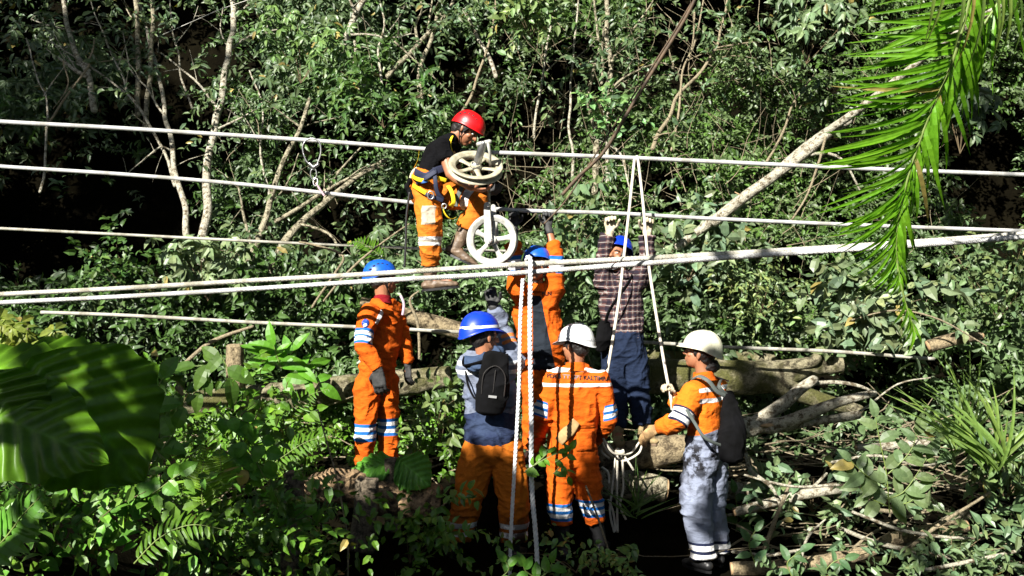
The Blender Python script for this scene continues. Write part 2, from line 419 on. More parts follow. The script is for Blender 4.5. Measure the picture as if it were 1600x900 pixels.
def hill_points(n, zlo=.4, zhi=7.4, xlo=-9.5, xhi=9.5, depth=1.1, seedmask=0, dens=True, thr=0):
    x = RS.uniform(xlo, xhi, n*3); z = RS.uniform(zlo, zhi, n*3); y = front_y(x, z)+RS.exponential(depth*.5, n*3)-.15
    px, py = topix(np.stack([x, y, z], -1)); d = density(x, z, px, py)
    k = RS.rand(n*3) < np.clip(d*1.3, .0, 1); P = np.stack([x, y, z], -1)[k][:n]; return P
GREY_G = (.080, .128, .050); MID_G = (.055, .115, .022); BR_G = (.085, .19, .014); DK_G = (.045, .08, .028); OLV = (.13, .15, .05); YG = (.19, .23, .04)
def clump_noise(P, sc, seed): return vnoise(P*sc, seed)
def hillside():
    P = hill_points(18500); px, py = topix(P)
    sp = vnoise(P*np.array([.8, .3, .8]), 41); out = []
    D = np.stack([RS.normal(0, .8, len(P)), -.75+RS.normal(0, .35, len(P)), .15+RS.normal(0, .45, len(P))], 1)
    right = (px > 820)
    a = (sp > .15); 
    s1, s2, s3 = Soup(), Soup(), Soup()
    m1 = (~a & ~right) | (a & right & (sp > .45)); m2 = right & ~m1; m3 = ~m1 & ~m2
    k = len(P)
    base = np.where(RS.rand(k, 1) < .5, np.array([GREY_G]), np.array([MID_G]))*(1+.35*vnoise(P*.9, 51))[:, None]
    far = np.where((px < 330)[:, None], .8, 1.0); base = base*far  # leaves at the left get a darker colour to stand for shade
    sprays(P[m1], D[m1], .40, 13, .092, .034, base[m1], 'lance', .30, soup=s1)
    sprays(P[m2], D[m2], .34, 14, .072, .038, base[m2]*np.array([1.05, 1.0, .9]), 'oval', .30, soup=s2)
    # palmate leaves
    Pw = np.repeat(P[m3], 3, axis=0)+RS.normal(0, .14, (m3.sum()*3, 3)); Aw = np.stack([RS.normal(0, .4, len(Pw)), -.9+RS.normal(0, .25, len(Pw)), .7+RS.normal(0, .35, len(Pw))], 1)
    whorls(Pw, Aw, 6, .115, .042, GREY_G, 'lance', soup=s3)
    tag(s1.build('narrow_leaf_foliage', M_leaf), kind='stuff'); tag(s2.build('small_leaf_foliage', M_leaf), kind='stuff'); tag(s3.build('palmate_foliage', M_leaf), kind='stuff')
hillside()
def overhead():
    """unseen leaves added above the view to shade what lies behind"""
    n = 2600; x = RS.uniform(-11, 11, n); z = RS.uniform(7.2, 12.5, n); y = 12.6+(z-7)*.5+RS.normal(0, .9, n)
    P = np.stack([x, y, z], -1); D = RS.normal(0, 1, (n, 3)); s = sprays(P, D, .6, 12, .24, .10, MID_G, 'oval', .3)
    tag(s.build('added_upper_shade_foliage', M_leaf), kind='stuff')
overhead()
# ------------------------------------------------------------------ trees traced along their trunks
def crownsoup(pts, n, rad, L, W, base, kind='lance', soup=None, whorl=False, nl=10):
    soup = soup or Soup(); pts = np.array([list(p) for p in pts]); c = pts[RS.randint(0, len(pts), n)]+RS.normal(0, rad, (n, 3))
    D = RS.normal(0, .8, (n, 3)); D[:, 1] -= .3
    if whorl: whorls(c, np.stack([RS.normal(0, .5, n), -.8+RS.normal(0, .3, n), .8+RS.normal(0, .3, n)], 1), 7, L, W, base, kind, soup=soup)
    else: sprays(c, D, .35, nl, L, W, base, kind, .3, soup=soup)
    return soup
def wob(P, amp, seed):
    P = spline(P, 5); A = np.array([list(p) for p in P]); A[:, 0] += vnoise(A*3.1, seed)*amp; A[:, 1] += vnoise(A*2.3, seed+1)*amp; return [Vector(a) for a in A]
def hug(P, off):
    A = np.array([list(p) for p in P]); 
    for _ in range(4):
        y = front_y(A[:, 0], A[:, 2])-off; k = y/A[:, 1]; A = np.stack([A[:, 0]*k, y, CAMZ+(A[:, 2]-CAMZ)*k], 1)
    m = A[:, 1].copy()
    if len(m) > 2: m = np.convolve(np.pad(m, 2, 'edge'), np.ones(5)/5, 'valid')
    m = m-.06; k = m/A[:, 1]; A = np.stack([A[:, 0]*k, m, CAMZ+(A[:, 2]-CAMZ)*k], 1)
    return [Vector(a) for a in A]
def tree(label, D, trunk, r0, r1, branches=(), m=None, leafn=60, crown=None, leafc=None, L=.10, W=.038, kind='lance', whorl=False, name='slender_tree', cat='tree', rad=.3, root_down=True):
    m = m or M_bark_p; T = hug(PL(D, *trunk), OFF); base = T[-1] if T[-1].z < T[0].z else T[0]
    root = empty(name, base, label, cat)
    s = hash(label) % 97 if False else int(abs(trunk[0][0])) % 97
    P = wob(T, .035, s); mb = MB(); k = 1600
    mb.ring_tube(P, lerpR([r0*.85/k*D, r1*.85/k*D], len(P)), 9); mb.build('trunk', m, root)
    ends = [P[0] if T[0].z > T[-1].z else P[-1]]
    for b in branches:
        w = b[-1] if isinstance(b[-1], (int, float)) else 2.2; bp = [q for q in b if not isinstance(q, (int, float))]
        B = wob(hug(PL(D, *bp), OFF), .03, s+7); mb = MB(); mb.ring_tube(B, lerpR([.9*w/k*D, .35*w/k*D], len(B)), 7)
        # side twigs
        for q in B[3::4]:
            dd = Vector((random.gauss(0, .6), random.gauss(-.2, .5), random.gauss(.3, .4))).normalized()*random.uniform(.15, .45)
            mb.ring_tube([q, q+dd*.5+Vector((0, 0, .02)), q+dd], [.30*w/k*D, .2*w/k*D, .08*w/k*D], 5)
        mb.build('branch', m, root); ends += [B[-1], B[len(B)//2]]
    if crown: ends = PL(D, *crown)
    if leafn: crownsoup(ends, int(leafn*.7), rad, L, W, leafc or GREY_G, kind, whorl=whorl).build('crown', M_leaf, root)
    return root
OFF = .42
TR = [
 ('thin pale tree at the upper left edge, its trunk ending in dark foliage', 12.0, [(92, -20), (104, 30), (118, 80), (133, 110), (140, 140), (147, 172)], 4, 6, [[(133, 118), (112, 105), (95, 92), (73, 74), 4], [(118, 50), (95, 45), (70, 38), (50, 30), 2], [(140, 110), (108, 92), (92, 70), (82, 50), 1.6]], M_bark_w, 50),
 ('spotted grey trunk rising between two thinner trees in the dark gap at left', 12.4, [(210, -10), (213, 50), (217, 110), (216, 180)], 4, 5, [[(214, 40), (200, 20), (190, -5), 2]], M_bark_p, 30),
 ('mottled trunk just right of the spotted grey trunk in the dark gap', 12.2, [(241, -10), (238, 60), (235, 120), (226, 200)], 4, 4.6, [], M_bark_p, 30),
 ('long slender tree leaning right from the top left down to the pale shrub', 11.6, [(213, -10), (222, 25), (236, 75), (248, 120), (256, 165), (266, 210), (272, 260), (284, 310), (290, 350), (294, 408)], 2.6, 5.5, [[(275, 290), (258, 240), (222, 175), (196, 145), (150, 112), (82, 65), 3], [(200, 155), (190, 120), (172, 80), (153, 40), (137, -5), 2.6], [(256, 180), (230, 140), (205, 110), (192, 50), 2], [(266, 235), (250, 230), (225, 250), (200, 272), 1.8]], M_bark_w, 40),
 ('tallest pale tree of the upper left with forked top, lichen spots on its trunk', 11.4, [(362, -10), (364, 35), (355, 90), (345, 140), (338, 190), (328, 250), (322, 300), (318, 350), (314, 412)], 5.5, 8, [[(364, 36), (382, 14), (402, -8), 4], [(362, 30), (372, 10), (372, -10), 3.5], [(362, 78), (385, 60), (412, 50), (440, 46), 3], [(336, 168), (318, 140), (290, 112), (260, 90), (243, 80), 2.6], [(341, 200), (360, 190), (385, 178), (405, 168), 2.2], [(358, 80), (350, 60), (345, 35), (348, 12), 2]], M_bark_w, 70),
 ('leaning forked tree left of the hanging carabiner', 11.2, [(484, 155), (470, 200), (448, 238), (430, 290), (420, 330), (405, 365), (388, 410), (372, 432)], 3.5, 7, [[(392, 395), (384, 345), (377, 300), (372, 285), 3], [(405, 362), (450, 335), (500, 305), (545, 280), (605, 258), 4.5], [(420, 318), (440, 300), (470, 240), 2], [(470, 196), (445, 178), (425, 165), 2], [(472, 200), (500, 190), (535, 182), 1.8]], M_bark_p, 60),
 ('thick pale fallen-in trunk slanting below the hanging carabiner', 11.6, [(600, 250), (545, 285), (505, 320), (470, 350), (440, 390), (415, 430)], 4, 8, [[(505, 318), (520, 280), (560, 235), (590, 205), 2.5], [(470, 350), (520, 372), (530, 440), (490, 465), 2.5]], M_bark_p, 40),
 ('short thick pale trunk hanging in the foliage at top centre left', 11.8, [(575, -8), (560, 15), (545, 55), (530, 92)], 5, 7, [[(556, 20), (548, 5), (540, -10), 3], [(545, 55), (575, 54), (612, 58), (640, 52), 2.4], [(552, 65), (553, 85), (550, 98), 2.4]], M_bark_w, 30),
 ('forked pale tree behind the red helmeted lineman, leaning right at the top', 12.0, [(712, -8), (690, 35), (665, 60), (640, 85), (606, 120)], 3, 5, [[(655, 70), (650, 40), (660, 15), (655, -8), 3], [(668, 50), (672, 20), (676, -8), 2.5], [(615, 65), (640, 88), (670, 115), (710, 150), 1.6]], M_bark_p, 50),
 ('upright grey trunk between the forked tree and the lineman', 12.3, [(684, 20), (672, 60), (660, 100), (655, 160)], 3, 5, [[(672, 60), (685, 40), (690, 0), 2.5]], M_bark_p, 40),
 ('thin bare sapling arching above the red helmet', 10.9, [(776, -8), (768, 50), (757, 95), (735, 150), (708, 196)], 2, 3.2, [], M_twig, 14),
 ('crooked pale trunk to the right of the bare arching sapling', 12.2, [(728, 15), (748, 60), (760, 85), (773, 120)], 3, 4, [], M_bark_w, 20),
 ('twin-stemmed pale tree behind the dark diagonal cable', 11.4, [(944, -8), (948, 50), (955, 105), (945, 140), (936, 180), (932, 230), (928, 300)], 4.5, 6, [[(930, 225), (922, 170), (925, 110), (935, 75), (928, 20), (930, -8), 4], [(953, 98), (965, 78), (990, 45), (1022, -6), 3], [(948, 165), (962, 132), (990, 112), (1035, 98), (1065, 118), 2.6], [(940, 130), (938, 80), (940, 45), 3]], M_bark_p, 60),
 ('single upright whitish stem beside the twin-stemmed tree', 11.3, [(957, 130), (950, 175), (948, 230), (945, 290)], 2, 4, [[(957, 228), (972, 245), (978, 280), (983, 300), 2.6]], M_bark_w, 14),
 ('crooked twiggy tree at top centre right above the rope loop', 11.2, [(1135, 0), (1128, 40), (1120, 75), (1095, 110), (1060, 150), (1045, 182), (1028, 210), (1018, 232)], 2, 4, [[(1120, 75), (1150, 70), (1190, 66), (1215, 70), 1.8], [(1105, 100), (1140, 88), (1180, 92), 1.5], [(1085, 20), (1083, 60), (1078, 110), 2], [(1020, 215), (1045, 208), (1065, 215), 1.5]], M_twig, 55),
 ('curved thin bare stem behind the leaning trunk at upper right', 10.8, [(1278, 112), (1262, 132), (1240, 165), (1222, 205), (1196, 252)], 1.4, 2.8, [], M_twig, 10),
 ('tall bare whip-like tree in the gap above the left end of the ropes', 12.5, [(142, 60), (137, 95), (138, 105), (100, 150), (70, 200)], 1.6, 2, [[(138, 100), (170, 95), (230, 90), 1.4], [(100, 95), (105, 130), (85, 170), 1.4]], M_twig, 14),
 ('slim pale sapling right of the red helmet leaning right at its top', 10.8, [(872, -8), (858, 60), (850, 120), (840, 170), (838, 215)], 1.8, 2.8, [[(852, 110), (880, 85), (905, 60), 1.4]], M_bark_w, 10),
 ('slim pale stem curving up left of the rope loop', 10.8, [(905, -8), (898, 70), (890, 140), (893, 215), (890, 280)], 1.6, 3.0, [[(892, 160), (868, 140), (850, 128), 1.4], [(890, 100), (912, 80), (930, 62), 1.2]], M_bark_w, 10),
 ('thin leaning stem between the rope loop and the crooked twiggy tree', 10.8, [(1100, -8), (1085, 60), (1070, 110), (1060, 170), (1045, 235)], 1.5, 2.4, [[(1075, 95), (1110, 80), (1140, 76), 1.2]], M_twig, 10),
 ('thin dead sapling in the dark gap left of the tallest pale tree', 11.0, [(262, -8), (272, 50), (282, 110), (300, 170)], 1.4, 2.2, [[(276, 70), (300, 40), (312, 10), 1.2]], M_bark_w, 6),
 ('thin pale sapling at far left crossing the top cable', 11.4, [(40, 60), (60, 120), (75, 170), (72, 240), (64, 300)], 1.3, 2.4, [[(70, 150), (90, 120), (102, 96), 1.1]], M_bark_w, 6),
 ('thin pale stem left of the hanging carabiner reaching the top edge', 11.0, [(392, 110), (410, 170), (405, 240), (418, 300), (410, 350)], 1.4, 2.6, [[(405, 220), (385, 190), (372, 170), 1.1]], M_bark_w, 8),
 ('slim whitish stem in the foliage between the forked trees at top', 11.2, [(590, -8), (600, 40), (592, 90), (600, 150)], 1.6, 2.4, [[(598, 60), (622, 30), (640, 0), 1.2]], M_bark_w, 10),
]
for t in TR:
    tree(t[0], t[1], t[2], t[3], t[4], t[5], t[6], t[7])
# the long leaning trunk at the right
lt = empty('leaning_tree', at(1085, 362, 9.6), 'long tan trunk leaning up to the right behind the palm frond', 'tree')
mb = MB(); P = wob(PL(9.6, (1060, 385), (1095, 358), (1150, 318), (1205, 278), (1262, 228), (1330, 180, 9.3), (1400, 125, 9.0), (1455, 82, 8.8), (1560, 10, 8.4)), .02, 4); mb.ring_tube(P, lerpR([.040, .045, .040, .032, .026], len(P)), 12); mb.build('trunk', M_bark_w, lt)
mb = MB(); P = wob(PL(9.5, (1115, 345), (1165, 305), (1240, 255), (1290, 212), (1325, 190)), .02, 6); mb.ring_tube(P, lerpR([.055, .05, .04, .03], len(P)), 12); mb.build('branch', M_bark_w, lt)
mb = MB(); P = wob(PL(9.5, (1245, 245), (1290, 240), (1320, 255), (1345, 300)), .02, 6); mb.ring_tube(P, lerpR([.02, .008], len(P)), 7); mb.build('branch', M_bark_w, lt)
mb = MB(); P = wob(PL(9.4, (1292, 215), (1280, 260), (1262, 300), (1235, 345)), .02, 8); mb.ring_tube(P, lerpR([.014, .009], len(P)), 7); mb.build('branch', M_twig, lt)
mb = MB(); P = PL(9.5, (1145, 322), (1158, 305), (1148, 300)); mb.ring_tube(P, [.03, .018, .004], 7, .4); mb.build('torn_bark', M_cut, lt)
# thin twigs nobody could count
def twigs():
    mb = MB(); rnd = random.Random(5)
    for i in range(330):
        if i < 230: px, py = rnd.uniform(780, 1290), rnd.uniform(0, 480)
        else: px, py = rnd.uniform(350, 1600), rnd.uniform(0, 640)
        x = (px-800)/1600*10.6; z = CAMZ+(450-py)/1600*10.6
        y = float(front_y(np.array([x]), np.array([z]))[0])-rnd.uniform(.0, .45)
        p = Vector((x, y, z)); a = rnd.choice([rnd.gauss(2.4, .5), rnd.gauss(.8, .4), rnd.gauss(1.6, .3)]); L = rnd.uniform(.25, .9)
        d = Vector((math.cos(a), rnd.gauss(0, .3), math.sin(a))).normalized()
        q = [p]
        for s in range(4):
            d = (d+Vector((rnd.gauss(0, .16), rnd.gauss(0, .12), rnd.gauss(-.05, .16)))).normalized(); q.append(q[-1]+d*L/4)
        r = rnd.uniform(.0025, .0065); mb.ring_tube(q, lerpR([r, r*.4], 5), 5, cap=False)
    tag(mb.build('twig_tangle', M_twig), kind='stuff')
twigs()
# ------------------------------------------------------------------ undergrowth
def ground_cover():
    n = 4700; x = RS.uniform(-6.5, 6.5, n); y = RS.uniform(6.0, 10.9, n); px = 800+x/y*1600
    keep = ~((px > 640) & (px < 1170) & (y < 8.3) & (RS.rand(n) < .97)) & ~((px > 520) & (px < 700) & (y < 8.4) & (RS.rand(n) < .96)) & ~((px > 1130) & (RS.rand(n) < .74))
    x, y, px = x[keep], y[keep], px[keep]; n = len(x); z = ground_h(x, y)+RS.uniform(0, .28, n)
    P = np.stack([x, y, z], -1); dk = density(x*2, y*2+3, px, px*0-999) > .35; P = P[dk]; px = px[dk]; n = len(P)
    D = np.stack([RS.normal(0, .6, n), -.4+RS.normal(0, .4, n), .8+RS.normal(0, .3, n)], 1)
    base = np.where((px < 760)[:, None], np.array([BR_G]), np.array([GREY_G]))*(1+.3*vnoise(P, 61))[:, None]
    s = sprays(P, D, .32, 12, .070, .035, base, 'oval', .25)
    tag(s.build('ground_cover', M_leaf), kind='stuff')
    # low bank of leaves behind the people, in front of the hillside
    n = 2300; x = RS.uniform(-6, 7, n); z = RS.uniform(.6, 2.4, n); y = 9.9+RS.exponential(.35, n)-(2.4-z)*.25+vnoise(np.stack([x, z, z], -1)*1.2, 71)*.35
    P = np.stack([x, y, z], -1); px, py = topix(P)
    D = np.stack([RS.normal(0, .7, n), -.7+RS.normal(0, .3, n), .0+RS.normal(0, .4, n)], 1)
    base = np.where((px < 560)[:, None], np.array([MID_G]), np.array([GREY_G])*1.15)*(1+.3*vnoise(P*.8, 61))[:, None]
    k = density(x, z, px, py) > .25; P, D, base, px = P[k], D[k], base[k], px[k]
    r = px > 1150; s2 = Soup()
    sprays(P[~r], D[~r], .38, 12, .10, .045, base[~r], 'lance', .3, soup=s2); sprays(P[r], D[r], .38, 10, .105, .052, base[r], 'oval', .45, soup=s2)
    tag(s2.build('low_thicket', M_leaf), kind='stuff')
    # leaf litter and dead twigs between the logs
    mb = MB(); rnd = random.Random(9)
    for i in range(260):
        px, D_ = rnd.choice([rnd.uniform(1120, 1600), rnd.uniform(0, 1600)]), rnd.uniform(7.6, 9.8); x = (px-800)/1600*D_
        if 650 < px < 1130 and D_ < 8.5: continue
        z = float(ground_h(np.array([x]), np.array([D_]))[0])+rnd.uniform(0.02, .35); a = rnd.gauss(0, .5); L = rnd.uniform(.3, 1.1)
        d = Vector((math.cos(a)*rnd.choice([-1, 1]), rnd.gauss(0, .5), math.sin(a)*.6)).normalized(); q = [Vector((x, D_, z))]
        for s in range(4):
            d = (d+Vector((rnd.gauss(0, .15), rnd.gauss(0, .1), rnd.gauss(0, .12)))).normalized(); q.append(q[-1]+d*L/4)
        r = rnd.uniform(.004, .011); mb.ring_tube(q, lerpR([r, r*.5], 5), 5, cap=False)
    tag(mb.build('dead_twigs', M_twig), kind='stuff')
ground_cover()
# ------------------------------------------------------------------ people
def headframe(face, up=(0, 0, 1)):
    F = Vector(face).normalized(); U = Vector(up); U = (U-F*U.dot(F)).normalized(); R = F.cross(U)
    return Matrix((R, F, U)).transposed()
def add_head(mb, c, M):
    P = lambda x, y, z: Vector(c)+M @ Vector((x, y, z))
    mb.ellipsoid(P(0, -.012, .035), .076, .096, .088, M, 20, 14)
    mb.ellipsoid(P(0, .028, -.03), .062, .066, .082, M, 18, 12)
    mb.ellipsoid(P(0, .055, -.088), .030, .028, .024, M)
    mb.ellipsoid(P(0, .068, .028), .055, .022, .014, M)          # brow
    mb.ring_tube([P(0, .088, .018), P(0, .108, -.012), P(0, .112, -.026)], [.009, .012, .015], 8)
    for s in (-1, 1):
        mb.ellipsoid(P(s*.014, .1, -.028), .009, .01, .008, M, 8, 6)
        mb.ellipsoid(P(s*.078, -.008, -.005), .008, .017, .031, M, 10, 8)
        mb.ellipsoid(P(s*.042, .062, -.022), .022, .02, .018, M, 10, 8)
    mb.ellipsoid(P(0, .092, -.056), .024, .010, .0065, M, 10, 8)
    mb.ellipsoid(P(0, .089, -.070), .021, .010, .0075, M, 10, 8)
def add_hand(mb, wr, d, n, thumb=1, curl=1.0, sc=1.0, pad=0.0, tcurl=.5):
    """wr wrist, d to the knuckles, n the way the fingers close; thumb on +/- side of d x n"""
    d = Vector(d).normalized(); n = Vector(n); n = (n-d*n.dot(d)).normalized(); s = d.cross(n)*thumb
    wr = Vector(wr); k = wr+d*.088*sc
    mb.ring_tube([wr-d*.02, wr+d*.02*sc, wr+d*.055*sc, k], [(.027+pad)*sc, .034*sc+pad, .041*sc+pad, .040*sc+pad], 14, [.8, .55, .42, .40], s)
    for i, (o, l) in enumerate(((.031, .92), (.0105, 1.02), (-.0105, .95), (-.030, .76))):
        p = k+s*o*sc-d*.006; a = 0; pts = [p-d*.02]; dd = d
        pts.append(p)
        for j, seg in enumerate((.044, .027, .021)):
            a += curl*(.75, 1.05, .75)[j]*(1+.06*(i-1.5))
            dd = d*math.cos(a)+n*math.sin(a)+s*o*1.2
            p = p+dd.normalized()*seg*l*sc; pts.append(p)
        mb.ring_tube(pts, [.0095*sc+pad, .0095*sc+pad, .009*sc+pad, .0085*sc+pad, .0075*sc+pad], 8)
    b = wr+d*.028*sc+s*.028*sc; t1 = (s*.75+d*.55+n*.35).normalized(); t2 = (s*(.5-tcurl*.6)+d*.6+n*(.3+tcurl)).normalized()
    mb.ring_tube([b-s*.015, b, b+t1*.036*sc, b+t1*.036*sc+t2*.030*sc, b+t1*.036*sc+t2*.054*sc],
                 [.014*sc+pad, .014*sc+pad, .0115*sc+pad, .0105*sc+pad, .009*sc+pad], 8)
def folds(A, N, amp, seed, sc=(7, 7, 15)):
    P = A*np.array(sc); w = np.stack([vnoise(A*5, seed+5), vnoise(A*5, seed+6), vnoise(A*5, seed+7)], 1)
    r = (1-np.abs(vnoise(P*.75+w*1.3, seed)))**3; r2 = (1-np.abs(vnoise(P*1.7+w*2, seed+1)))**3; l = vnoise(A*4, seed+2)
    return A+N*(((r-.45)*1.5+(r2-.45)*.7+l*.6)*amp)[:, None]
def bone_field(A, bones):
    """owner bone, metres along it, distance from its axis"""
    best = np.full(len(A), 1e9); own = np.zeros(len(A), int); T = np.zeros(len(A)); 
    for i, (p0, p1, r) in enumerate(bones):
        p0 = np.array(p0); p1 = np.array(p1); v = p1-p0; Lg = np.linalg.norm(v); v = v/Lg
        t = (A-p0)@v; tc = np.clip(t, 0, Lg); q = np.linalg.norm(A-p0-tc[:, None]*v, axis=1)/r
        m = q < best; best[m] = q[m]; own[m] = i; T[m] = t[m]
    return own, T, best
def set_attr(o, name, arr):
    a = o.data.attributes.new(name, 'FLOAT', 'POINT'); a.data.foreach_set('value', np.asarray(arr, np.float32))
def dome(face, up, c, a, b, h, rim, brim=0.0, brimw=.012, ridge=0.0, back=0.0, peak_drop=.02):
    """helmet shell around head centre c: side radius a, front/back b, height h above rim level (head-local z=rim)"""
    M = headframe(face, up); V = []; F = []; nu, nv = 48, 14; loc = []
    rows = []
    if brim or brimw:
        rows.append('brim')
    for i in range(nv+1):
        rows.append(i/nv)
    for r in rows:
        for j in range(nu):
            u = 2*math.pi*j/nu; cx, cy = math.sin(u), math.cos(u)       # cy=+1 front
            fr = max(0, cy)**3; bk = max(0, -cy)**1.5
            z0 = rim-back*bk
            if r == 'brim':
                e = brimw+brim*fr**.7 if brim else brimw
                x, y, z = cx*(a+e*.9), cy*(b+e), z0-.004-peak_drop*fr
            else:
                ph = r*math.pi/2; cr = math.cos(ph)**.82; sr = math.sin(ph)**1.0
                x, y = cx*a*cr, cy*b*cr-.006*sr; z = z0+(rim+h-z0)*sr
                if ridge:
                    for rx in (-.035, 0, .035): z += ridge*math.exp(-((x-rx)/.009)**2)*min(1, sr*2)*(1 if abs(cy) > 0 else 1)
            V.append(Vector(c)+M @ Vector((x, y, z))); loc.append((x, y, z))
    n = len(rows)
    for k in range(n-1):
        for j in range(nu):
            j2 = (j+1) % nu; F.append([k*nu+j, (k+1)*nu+j, (k+1)*nu+j2, k*nu+j2])
    return V, F, np.array(loc), M
def helmet(parent, face, up, c, m, name='helmet', **kw):
    marks = kw.pop('marks', None); sub = kw.pop('sub', 1)
    V, F, loc, M = dome(face, up, c, **kw)
    o = obj(name, V, F, m, parent)
    if marks is not None:
        for i, f in enumerate(marks): set_attr(o, 'mark%d' % i, f(loc))
    s = o.modifiers.new('thick', 'SOLIDIFY'); s.thickness = .005; s.offset = 1
    s = o.modifiers.new('sub', 'SUBSURF'); s.levels = 1; s.render_levels = 1
    return o, M
def hm(name, base, marks):
    m, t, b = _mat(name); v = coords(t); c = ramp(t, noise(t, v, 10, 6), [(.3, tuple(x*.85 for x in base)), (.55, base)])
    for i, col in enumerate(marks):
        a = N_(t, 'ShaderNodeAttribute', attribute_name='mark%d' % i); g = t.nodes.new('ShaderNodeMath'); g.operation = 'GREATER_THAN'; g.inputs[1].default_value = 0
        t.links.new(a.outputs['Fac'], g.inputs[0]); c = mixc(t, g.outputs[0], c, col)
    c = mixc(t, 1.0, c, ramp(t, noise(t, v, 40, 8, .75), [(.30, (.72, .69, .62)), (.48, (1, 1, 1))]), 'MULTIPLY')
    t.links.new(c, b.inputs['Base Color']); b.inputs['Roughness'].default_value = .38; return m
def project_text(txt, size, origin, right, up, target, m, parent, name='lettering', lift=.004, bold=.0012):
    cu = bpy.data.curves.new('t', 'FONT'); cu.body = txt; cu.size = size; cu.align_x = 'CENTER'; cu.offset = bold; cu.resolution_u = 2
    o = bpy.data.objects.new('t', cu); C.objects.link(o); dg = bpy.context.evaluated_depsgraph_get()
    me = bpy.data.meshes.new_from_object(o.evaluated_get(dg)); bpy.data.objects.remove(o)
    bm = bmesh.new(); bm.from_mesh(me); bmesh.ops.triangulate(bm, faces=bm.faces)
    bmesh.ops.subdivide_edges(bm, edges=[e for e in bm.edges if e.calc_length() > size*.3], cuts=2)
    right = Vector(right).normalized(); up = Vector(up).normalized(); nrm = right.cross(up)
    off = Vector((0, 0, 0)); p = target
    while p is not None: off += p.location; p = p.parent
    tm = target.data; tree = BVHTree.FromPolygons([v.co+off for v in tm.vertices], [list(p.vertices) for p in tm.polygons])
    V = []
    for v in bm.verts:
        w = Vector(origin)+right*v.co.x+up*v.co.y
        h = tree.ray_cast(w+nrm*.5, -nrm)
        V.append((h[0] if h[0] is not None else w)+nrm*lift)
    F = [[v.index for v in f.verts] for f in bm.faces]; bm.free()
    return obj(name, V, F, m, parent, smooth=False)
def person(label, J, face, up=(0, 0, 1), seed=1, coverall=None, shirt=None, trousers=None, group=None, boots='black', hands=None,
           bulk=1.0, side=None, bare_fore=(), foot=None, shirt_to=.0, headc=None, boot_top=.24, leg_r=1.0, belly=1.0, sleeve_r=1.0, no_trouser_below=None, chest_flat=.64):
    """J: joints in world space. One continuous body mesh; clothes, helmet, boots are its children"""
    J = {k: Vector(v) for k, v in J.items()}
    sv = Vector(side) if side is not None else (J['shR']-J['shL']).normalized()
    base = Vector((J['pel'].x, J['pel'].y, min(J['anL'].z, J['anR'].z)-.08))
    body = MB()
    def torso(mb, g):
        P = spline([J['pel']-Vector((0, 0, .04)), J['pel']+(J['chest']-J['pel'])*.35, J['chest'], J['neck']-(J['neck']-J['chest'])*.22], 5)
        mb.ring_tube(P, lerpR([.150+g, .143+g*1.05*belly, .165+g, .120+g*.7], len(P)), 20, lerpR([.72, .70, chest_flat, .55], len(P)), sv)
        for a in ('L', 'R'):
            mb.ring_tube([J['chest'].lerp(J['sh'+a], .45), J['sh'+a]], [.085+g*.8, .058+g*.9], 14)
            mb.ring_tube([J['neck']-(J['neck']-J['chest'])*.10, J['neck'].lerp(J['sh'+a], .5)-Vector((0, 0, .012)), J['sh'+a]], [.055+g*.4, .052+g*.5, .055+g*.8], 12)
    def arm(mb, a, g, t0=0, t1=1, cuff=0):
        sh, el, wr = J['sh'+a], J['el'+a], J['wr'+a]
        P = [sh, sh.lerp(el, .5), el, el.lerp(wr, .35), wr]; R = [.054, .047, .041, .041, .027]
        gg = [g*1.0, g*1.15*sleeve_r, g*1.2*sleeve_r, g*1.15*sleeve_r, g*1.0*sleeve_r+cuff]
        if t1 <= .5: P = P[:2]+[sh.lerp(el, t1*2)]; R = R[:2]+[.045]; gg = gg[:2]+[g*1.3]
        elif t1 < 1: P = P[:3]+[el.lerp(wr, (t1-.5)*2)]; R = R[:3]+[.038]; gg = gg[:3]+[g*1.5*sleeve_r]
        Q = P if t1 <= .5 else P
        mb.ring_tube(Q, [r+x for r, x in zip(R, gg)], 14, dome='start' if g > 0 else True)
    def leg(mb, a, g, end=1.0, flare=0):
        h, k, n = J['hip'+a], J['kn'+a], J['an'+a]
        P = [h, h.lerp(k, .5), k, k.lerp(n, .35), k.lerp(n, .35+.65*end)]
        R = [.088, .075, .057, .056, .040+.008*(1-end)]; gg = [g*.9, g*1.25*leg_r, g*1.35*leg_r, g*1.3*leg_r, (g*1.3+flare)*leg_r]
        mb.ring_tube(P, [r+x for r, x in zip(R, gg)], 16, dome='start' if g > 0 else True)
    torso(body, 0)
    for a in 'LR': arm(body, a, 0); leg(body, a, 0)
    M = headframe(face, up); hc = J['head']
    body.ring_tube([J['neck']-(J['neck']-J['chest'])*.1, J['neck'], hc+M @ Vector((0, -.02, -.03))], [.062, .056, .058], 14)
    add_head(body, hc, M)
    hands = hands or {}
    for a in 'LR':
        hd = hands.get(a)
        if hd is None:
            dd = (J['wr'+a]-J['el'+a]).normalized(); add_hand(body, J['wr'+a], dd, Vector((0, 0, -1)) if abs(dd.z) < .8 else Vector((0, -1, 0)), 1, .35)
        elif hd.get('m') is None: add_hand(body, J['wr'+a], hd['d'], hd['n'], hd.get('th', 1), hd.get('curl', .5), 1.0)
        else:  body.ring_tube([J['wr'+a], J['wr'+a]+Vector(hd['d']).normalized()*.06], [.024, .026], 10, .5)
    ft = foot or {}
    FD = {a: Vector(ft.get(a, (0, 1, 0))).normalized() for a in 'LR'}
    for a in 'LR':
        an = J['an'+a]; sh = (J['kn'+a]-an).normalized(); dn = -sh
        fd = (FD[a]).normalized(); body.ring_tube([an, an+fd*.06-Vector(ft.get('u'+a, (0, 0, 1)))*.05, an+fd*.15-Vector(ft.get('u'+a, (0, 0, 1)))*.06], [.04, .036, .028], 10)
